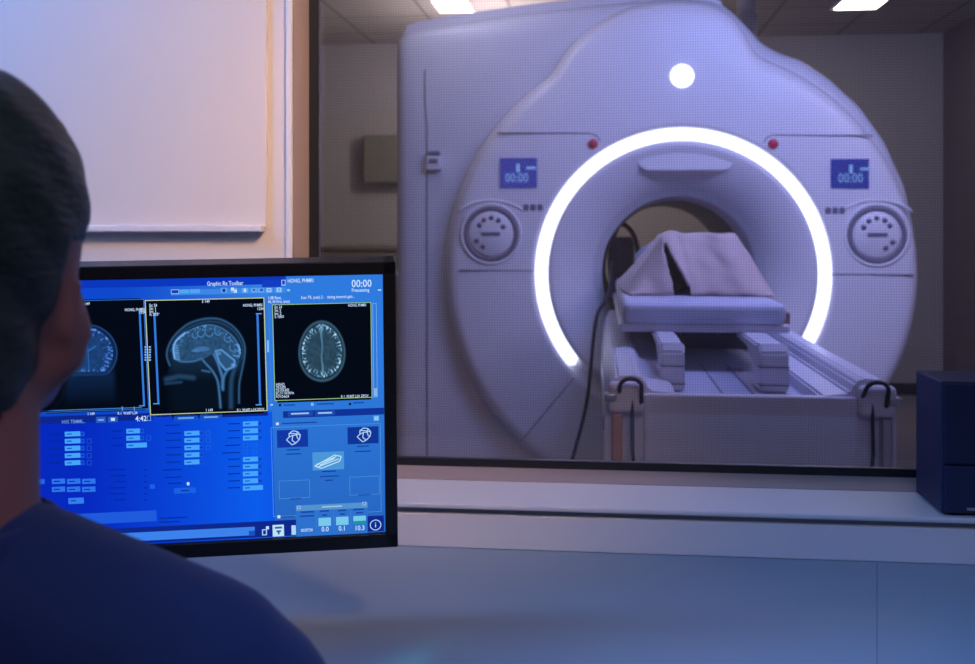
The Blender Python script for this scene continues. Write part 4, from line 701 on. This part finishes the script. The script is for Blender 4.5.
for s in (-1, 1):
    pat.limb(V(.09*s, 4.55, .10), V(.075*s, 4.20, .125), .075, .052); pat.limb(V(.075*s, 4.20, .125), V(.065*s, 3.97, .045), .048, .034)
    pat.limb(V(.065*s, 3.97, .040), V(.065*s, 3.91, .03), .03, .024)
    pat.limb(V(.17*s, 5.02, .10), V(.19*s, 4.85, .07), .042, .036); pat.limb(V(.19*s, 4.85, .07), V(.09*s, 4.72, .185), .034, .025)
    hand(pat, V(.09*s, 4.72, .185), (-.7*s, -.7, -.05), (0, 0, 1), s, .85, .3)
pe = empty('person', V(0, 4.4, 0), 'patient lying on the table with raised knees under a cream blanket, head inside the bore', 'person')
pb = figure('body', pat, M_skin2, None, .011, 3); local(pb, pe)
hb = MB().ball(V(0, 5.385, .14), (.081, .095, .10), 20, 14); hb.v = [p for p in hb.v]; hh = figure('hair', hb, M_hair, None, .01, 2); local(hh, pe)
gw = MB(); gw.ball(V(0, 4.80, .092), (.165, .35, .098)); gw.ball(V(0, 4.6, .09), (.185, .15, .093)); gw.ball(V(0, 5.02, .105), (.205, .16, .108)); local(figure('gown', gw, mat('pale_gown_cotton', (150, 160, 190), .9), None, .012, 4), pe)
# blanket: tent over the knees, draped to the mattress edges, parted on the left of its front
ns, nt = 150, 120; vs = []; fs = []
yA, yB = 3.80, 4.78
def tent(u, t):
    """u -1..1 across, t 0..1 along"""
    wb = .246+.03*min(1, t*2)
    top = .222*(min(1, t/.16)**.8)*(1-.35*max(0, (t-.45)/.55)) 
    top *= 1-.06*math.exp(-((u+.05)/.25)**2)
    au = abs(u); x = u*wb; k = .50
    if au < k: h = 1-.04*(au/k)**4
    else: h = max(0, 1-((au-k)/(1-k))**.95)
    if au < k: x = u/k*.128
    else: x = math.copysign(.128+(au-k)/(1-k)*(wb-.128), u)
    return x, top*h
for j in range(nt+1):
    t = j/nt; y = yA+(yB-yA)*t**1.25
    for i in range(ns+1):
        u = -1+2*i/ns; x, h = tent(u, t)
        fold = .014*math.sin(u*7.5+1.5*math.sin(t*5)+.8)+.003*math.sin(u*17+h*26+t*7)+.0016*math.sin(h*90+u*12)+.016*math.exp(-((u+.12+h)/.07)**2)
        fold *= min(1, .3+h*5)
        yo = y-.05*(1-min(1, h/.25))*(1-t)+fold*1.2
        vs.append((px0_+x+fold*.5*u-.002, yo, pz_-.003+h+fold*.35*min(1, h*8)+.002*(1+math.sin(u*13))))
def hole(v):
    x, z = (v[0]-px0_), v[2]-pz_
    zt_ = .172; f = (zt_-z)/zt_
    if not (0 < f <= 1.0) or v[1] > yA+.12: return False
    xl_ = -.128+.035*f; xr_ = -.122+.085*f**1.1
    return xl_ < x < xr_
for j in range(nt):
    for i in range(ns):
        q = (j*(ns+1)+i, j*(ns+1)+i+1, (j+1)*(ns+1)+i+1, (j+1)*(ns+1)+i)
        if any(hole(vs[k]) for k in q): continue
        fs.append(q)
par = list(range(len(vs)))
def fnd(i):
    while par[i] != i: par[i] = par[par[i]]; i = par[i]
    return i
for q in fs:
    for k in q[1:]: par[fnd(k)] = fnd(q[0])
big = fnd((nt//2)*(ns+1)+ns//2); fs = [q for q in fs if fnd(q[0]) == big]; use = sorted({k for q in fs for k in q}); mp2 = {k: i for i, k in enumerate(use)}
vs = [vs[k] for k in use]; fs = [tuple(mp2[k] for k in q) for q in fs]
bl = MB().add(vs, fs, True).build('blanket', M_sheet, fix=False)
sm_ = bl.modifiers.new('s', 'SMOOTH'); sm_.iterations = 3; so = bl.modifiers.new('t', 'SOLIDIFY'); so.thickness = .009; so.offset = 1
apply_mods(bl)
setp(bl, 'cream blanket draped like a tent over the raised knees on the table', 'blanket')

# ------------------------------------------------------------------ seated man (seen from behind) and his chair
mx_, my_ = -.393, .600; FZ = math.radians(11)
man = empty('person', (mx_, my_, 0), 'man with short dark hair and navy top, back turned, sitting before the monitor', 'person', FZ)
b = MB(); q = b
hc = 1.268
q.ball((0, -.010, hc), (.076, .094, .098), 28, 20); q.ball((0, .035, hc-.045), (.060, .062, .080), 24, 16); q.ball((0, .055, hc-.098), (.042, .040, .030)); 
q.limb((.036, .004, hc-.080), (.022, .07, hc-.105), .031, .020); q.limb((-.036, .004, hc-.080), (-.022, .07, hc-.105), .031, .020)
q.limb((0, .098, hc-.012), (0, .112, hc-.045), .009, .012); q.ball((.012, .098, hc-.048), .008, 10, 8); q.ball((-.012, .098, hc-.048), .008, 10, 8)
q.ball((0, .094, hc-.075), (.024, .010, .007)); q.ball((.03, .086, hc+.012), (.020, .012, .006)); q.ball((-.03, .086, hc+.012), (.020, .012, .006))
for s in (-1, 1):
    er = Matrix.Rotation(-.25*s, 3, 'Z') @ Matrix.Rotation(.15, 3, 'X')
    q.ball((s*.069, .004, hc-.060), (.009, .017, .031), 14, 12, er); q.limb((s*.073, -.006, hc-.034), (s*.072, -.012, hc-.062), .006, .0055); q.limb((s*.062, .012, hc-.062), (s*.072, .009, hc-.062), .014, .010)
q.limb((0, -.022, hc-.08), (0, -.035, 1.06), .056, .062); q.ball((0, -.03, 1.045), (.075, .06, .05))
TRS = []
TRS.append(('limb', (.045, -.035, 1.052), (.152, -.03, 1.000), .050, .052)); TRS.append(('limb', (-.045, -.035, 1.052), (-.152, -.03, 1.000), .050, .052))
TRS += [('ball', (0, -.02, .91), (.175, .115, .14)), ('ball', (0, -.01, .80), (.165, .115, .17)), ('ball', (0, 0, .64), (.165, .12, .14)), ('ball', (0, 0, .53), (.18, .14, .10))]
ARM = []
for s in (-1, 1):
    ARM += [('limb', (.172*s, -.025, .975), (.235*s, .06, .79), .054, .042)]
FORE = []
for s in (-1, 1): FORE += [('limb', (.235*s, .06, .79), (.13*s, .30, .818), .040, .027)]
LEG = []
for s in (-1, 1):
    LEG += [('limb', (.09*s, 0, .53), (.13*s, .42, .53), .085, .062), ('limb', (.13*s, .42, .53), (.13*s, .40, .10), .058, .038)]
def emit(mb, L, infl=0):
    for it in L:
        if it[0] == 'limb': mb.limb(it[1], it[2], it[3]+infl, it[4]+infl)
        else: mb.ball(it[1], tuple(r+infl for r in it[2]))
emit(q, TRS); emit(q, ARM); emit(q, FORE); emit(q, LEG)
for s in (-1, 1):
    hand(q, (.13*s, .30, .818), (-.12*s, 1, -.02), (0, 0, 1), s, 1.0, .35)
    q.limb((.13*s, .39, .06), (.135*s, .55, .035), .036, .026)
figure('body', q, M_skin, man, .0065, 4)
tp_ = MB(); emit(tp_, TRS, .010); emit(tp_, ARM, .010); 
tp_.ball((0, -.034, 1.050), (.080, .064, .048))
for s in (-1, 1): tp_.limb((.235*s, .06, .79), (.205*s, .13, .80), .050, .046)
top = figure('scrub_top', tp_, M_scrub, man, .008, 8)
cl = MB()
cl.lathe([(.070, -.006), (.073, .010), (.070, .030), (.066, .032), (.062, .015)], (0, -.034, 1.070), 'z', 40)
co = cl.build('collar', M_scrub, top)
tr = MB(); emit(tr, LEG, .012); tr.ball((0, 0, .53), (.20, .155, .112)); figure('trousers', tr, M_trou, man, .012, 5)
for s in (-1, 1):
    sh = MB(); sh.limb((.13*s, .38, .05), (.136*s, .57, .040), .048, .038); sh.limb((.13*s, .38, .08), (.13*s, .39, .05), .05, .048); figure('shoe', sh, M_shoe, man, .009, 3)
# hair: cap over the crown and back, cut short above the ears and at the nape
hm = MB(); hm.ball((0, -.014, hc+.004), (.083, .103, .101), 40, 30)
hm.ball((0, -.040, hc-.055), (.066, .068, .082), 30, 20); hm.ball((0, .055, hc+.062), (.052, .04, .028))
ho = figure('hair', hm, M_hair, man, .0055, 3)
bm = bmesh.new(); bm.from_mesh(ho.data)
kill = []
for v in bm.verts:
    y, z = v.co.y, v.co.z-hc
    if (y > .028 and z < .045) or (y > .018 and z < .0) or (y > -.022 and z < -.01 and abs(v.co.x) > .055) or z < -.128: kill.append(v)
bmesh.ops.delete(bm, geom=kill, context='VERTS')
for v in bm.verts:
    p = v.co; n = v.normal
    k = .0007*math.sin(p.x*210+math.sin(p.z*60)*2)+.0008*math.sin(p.z*150+p.x*120+p.y*90)
    v.co = p+n*k
    if abs(p.x) > .05 and p.z-hc < .03: v.co.x *= 1-.07*min(1, (.03-(p.z-hc))/.05)
bm.to_mesh(ho.data); bm.free()
so = ho.modifiers.new('t', 'SOLIDIFY'); so.thickness = .004; so.offset = -1; apply_mods(ho)
# beard shadow along the jaw
bd = MB(); bd.limb((.047, .012, hc-.07), (.028, .072, hc-.108), .022, .017); bd.limb((-.047, .012, hc-.07), (-.028, .072, hc-.108), .022, .017); bd.ball((0, .080, hc-.112), (.035, .022, .016))
figure('beard', bd, mat('short_dark_beard', (40, 30, 30), .9, var=.3, scale=200), man, .006, 2)
# office chair
ch = empty('office_chair', (mx_, my_, 0), 'charcoal office chair carrying the seated man, its low back behind him', 'chair', FZ)
MB().box(-.24, .24, -.20, .27, .385, .425, .02).build('seat', M_chair, ch)
MB().box(-.21, .21, -.235, -.195, .47, .86, .018).build('backrest', M_chair, ch)
MB().tube([(0, -.05, .375), (0, -.24, .37), (0, -.262, .45), (0, -.245, .62)], .016, 10).build('back_bracket', M_bezel, ch)
MB().lathe([(.03, .08), (.03, .25), (.022, .25), (.022, .38)], (0, 0, 0), 'z', 20).build('column', M_bezel, ch)
for k in range(5):
    a = 2*PI*k/5+.3; c_, s_ = math.cos(a), math.sin(a)
    l = MB().tube([(0, 0, .10), (.28*c_, .28*s_, .065)], [.024, .016], 10).build('base_spoke', M_bezel, ch)
    ww = MB().lathe([(0, -.012), (.024, -.012), (.026, 0), (.024, .012), (0, .012)], (.28*c_, .28*s_, .027), 'y', 18).build('caster', M_rubber); ww.parent = l

# ------------------------------------------------------------------ light
def area(name, loc, target, sx, sy, rgb, watts, spread=None):
    l = D.lights.new(name, 'AREA'); l.shape = 'RECTANGLE'; l.size = sx; l.size_y = sy; l.color = lin(rgb); l.energy = watts
    if spread: l.spread = spread
    o = D.objects.new(name, l); o.location = loc; COL.objects.link(o)
    o.rotation_euler = (Vector(target)-Vector(loc)).to_track_quat('-Z', 'Y').to_euler(); return o
# control room: warm downlight near the window wall, cool blue ceiling wash to the left, unseen blue light added over the worktop
area('warm_wall_lamp', (.55, .35, 2.5), (-.45, 1.76, 1.45), .3, .3, (255, 208, 168), 4.6, .85)
area('blue_ceiling_wash', (-1.75, .9, 2.4), (-1.35, 1.76, 1.6), .5, .5, (105, 165, 255), 30)
area('blue_desk_fill', (.5, .35, 2.5), (.45, .72, .77), .4, .3, (105, 170, 255), 4.2, .95)
area('room_fill', (.3, -.6, 2.55), (.2, 1.2, .9), .8, .5, (208, 208, 245), 16)
sl = D.lights.new('teal_spot', 'SPOT'); sl.energy = 420; sl.color = lin((70, 215, 225)); sl.spot_size = math.radians(6.3); sl.spot_blend = 1; sl.shadow_soft_size = .04
so_ = D.objects.new('teal_spot', sl); so_.location = (-.95, -.45, 2.3); COL.objects.link(so_)
so_.rotation_euler = (Vector((-.42, .57, 1.30))-so_.location).to_track_quat('-Z', 'Y').to_euler()
# scan room
area('scan_blue_wash', (.9, 3.2, 2.7), (.45, 4.97, 1.9), 1.0, .4, (130, 165, 255), 30)
area('scan_violet_wash', (1.9, 3.4, 2.7), (1.0, 4.97, 1.0), .8, .6, (208, 198, 243), 38)
area('scan_white_lamp', (-1.2, 3.6, 2.7), (-.7, 5.0, 1.3), .6, .6, (235, 215, 205), 4)
area('scan_rim_fill', (-.75, 4.62, 2.7), (-.1, 4.98, 1.9), .5, .15, (235, 230, 255), 3.6)  # unseen light added to put a bright edge on the bell
area('table_tint_fill', (.6, 3.5, 2.72), (.4, 3.6, .8), .8, .8, (160, 160, 252), 20)  # overhead light added to tint the table violet, no fixture there
pl = D.lights.new('scan_back_fill', 'POINT'); pl.energy = 34; pl.color = lin((245, 232, 225)); pl.shadow_soft_size = .1  # hidden point light added to brighten the far wall and ceiling
po = D.objects.new('scan_back_fill', pl); po.location = (-.7, 6.9, 2.25); COL.objects.link(po)
wd = D.worlds.new('w'); bpy.context.scene.world = wd; wd.use_nodes = True
wd.node_tree.nodes['Background'].inputs[0].default_value = (.01, .012, .02, 1)
vs_ = bpy.context.scene.view_settings
vs_.view_transform = 'Standard'; vs_.look = 'None'; vs_.gamma = 1; vs_.exposure = 0; vs_.use_curve_mapping = False
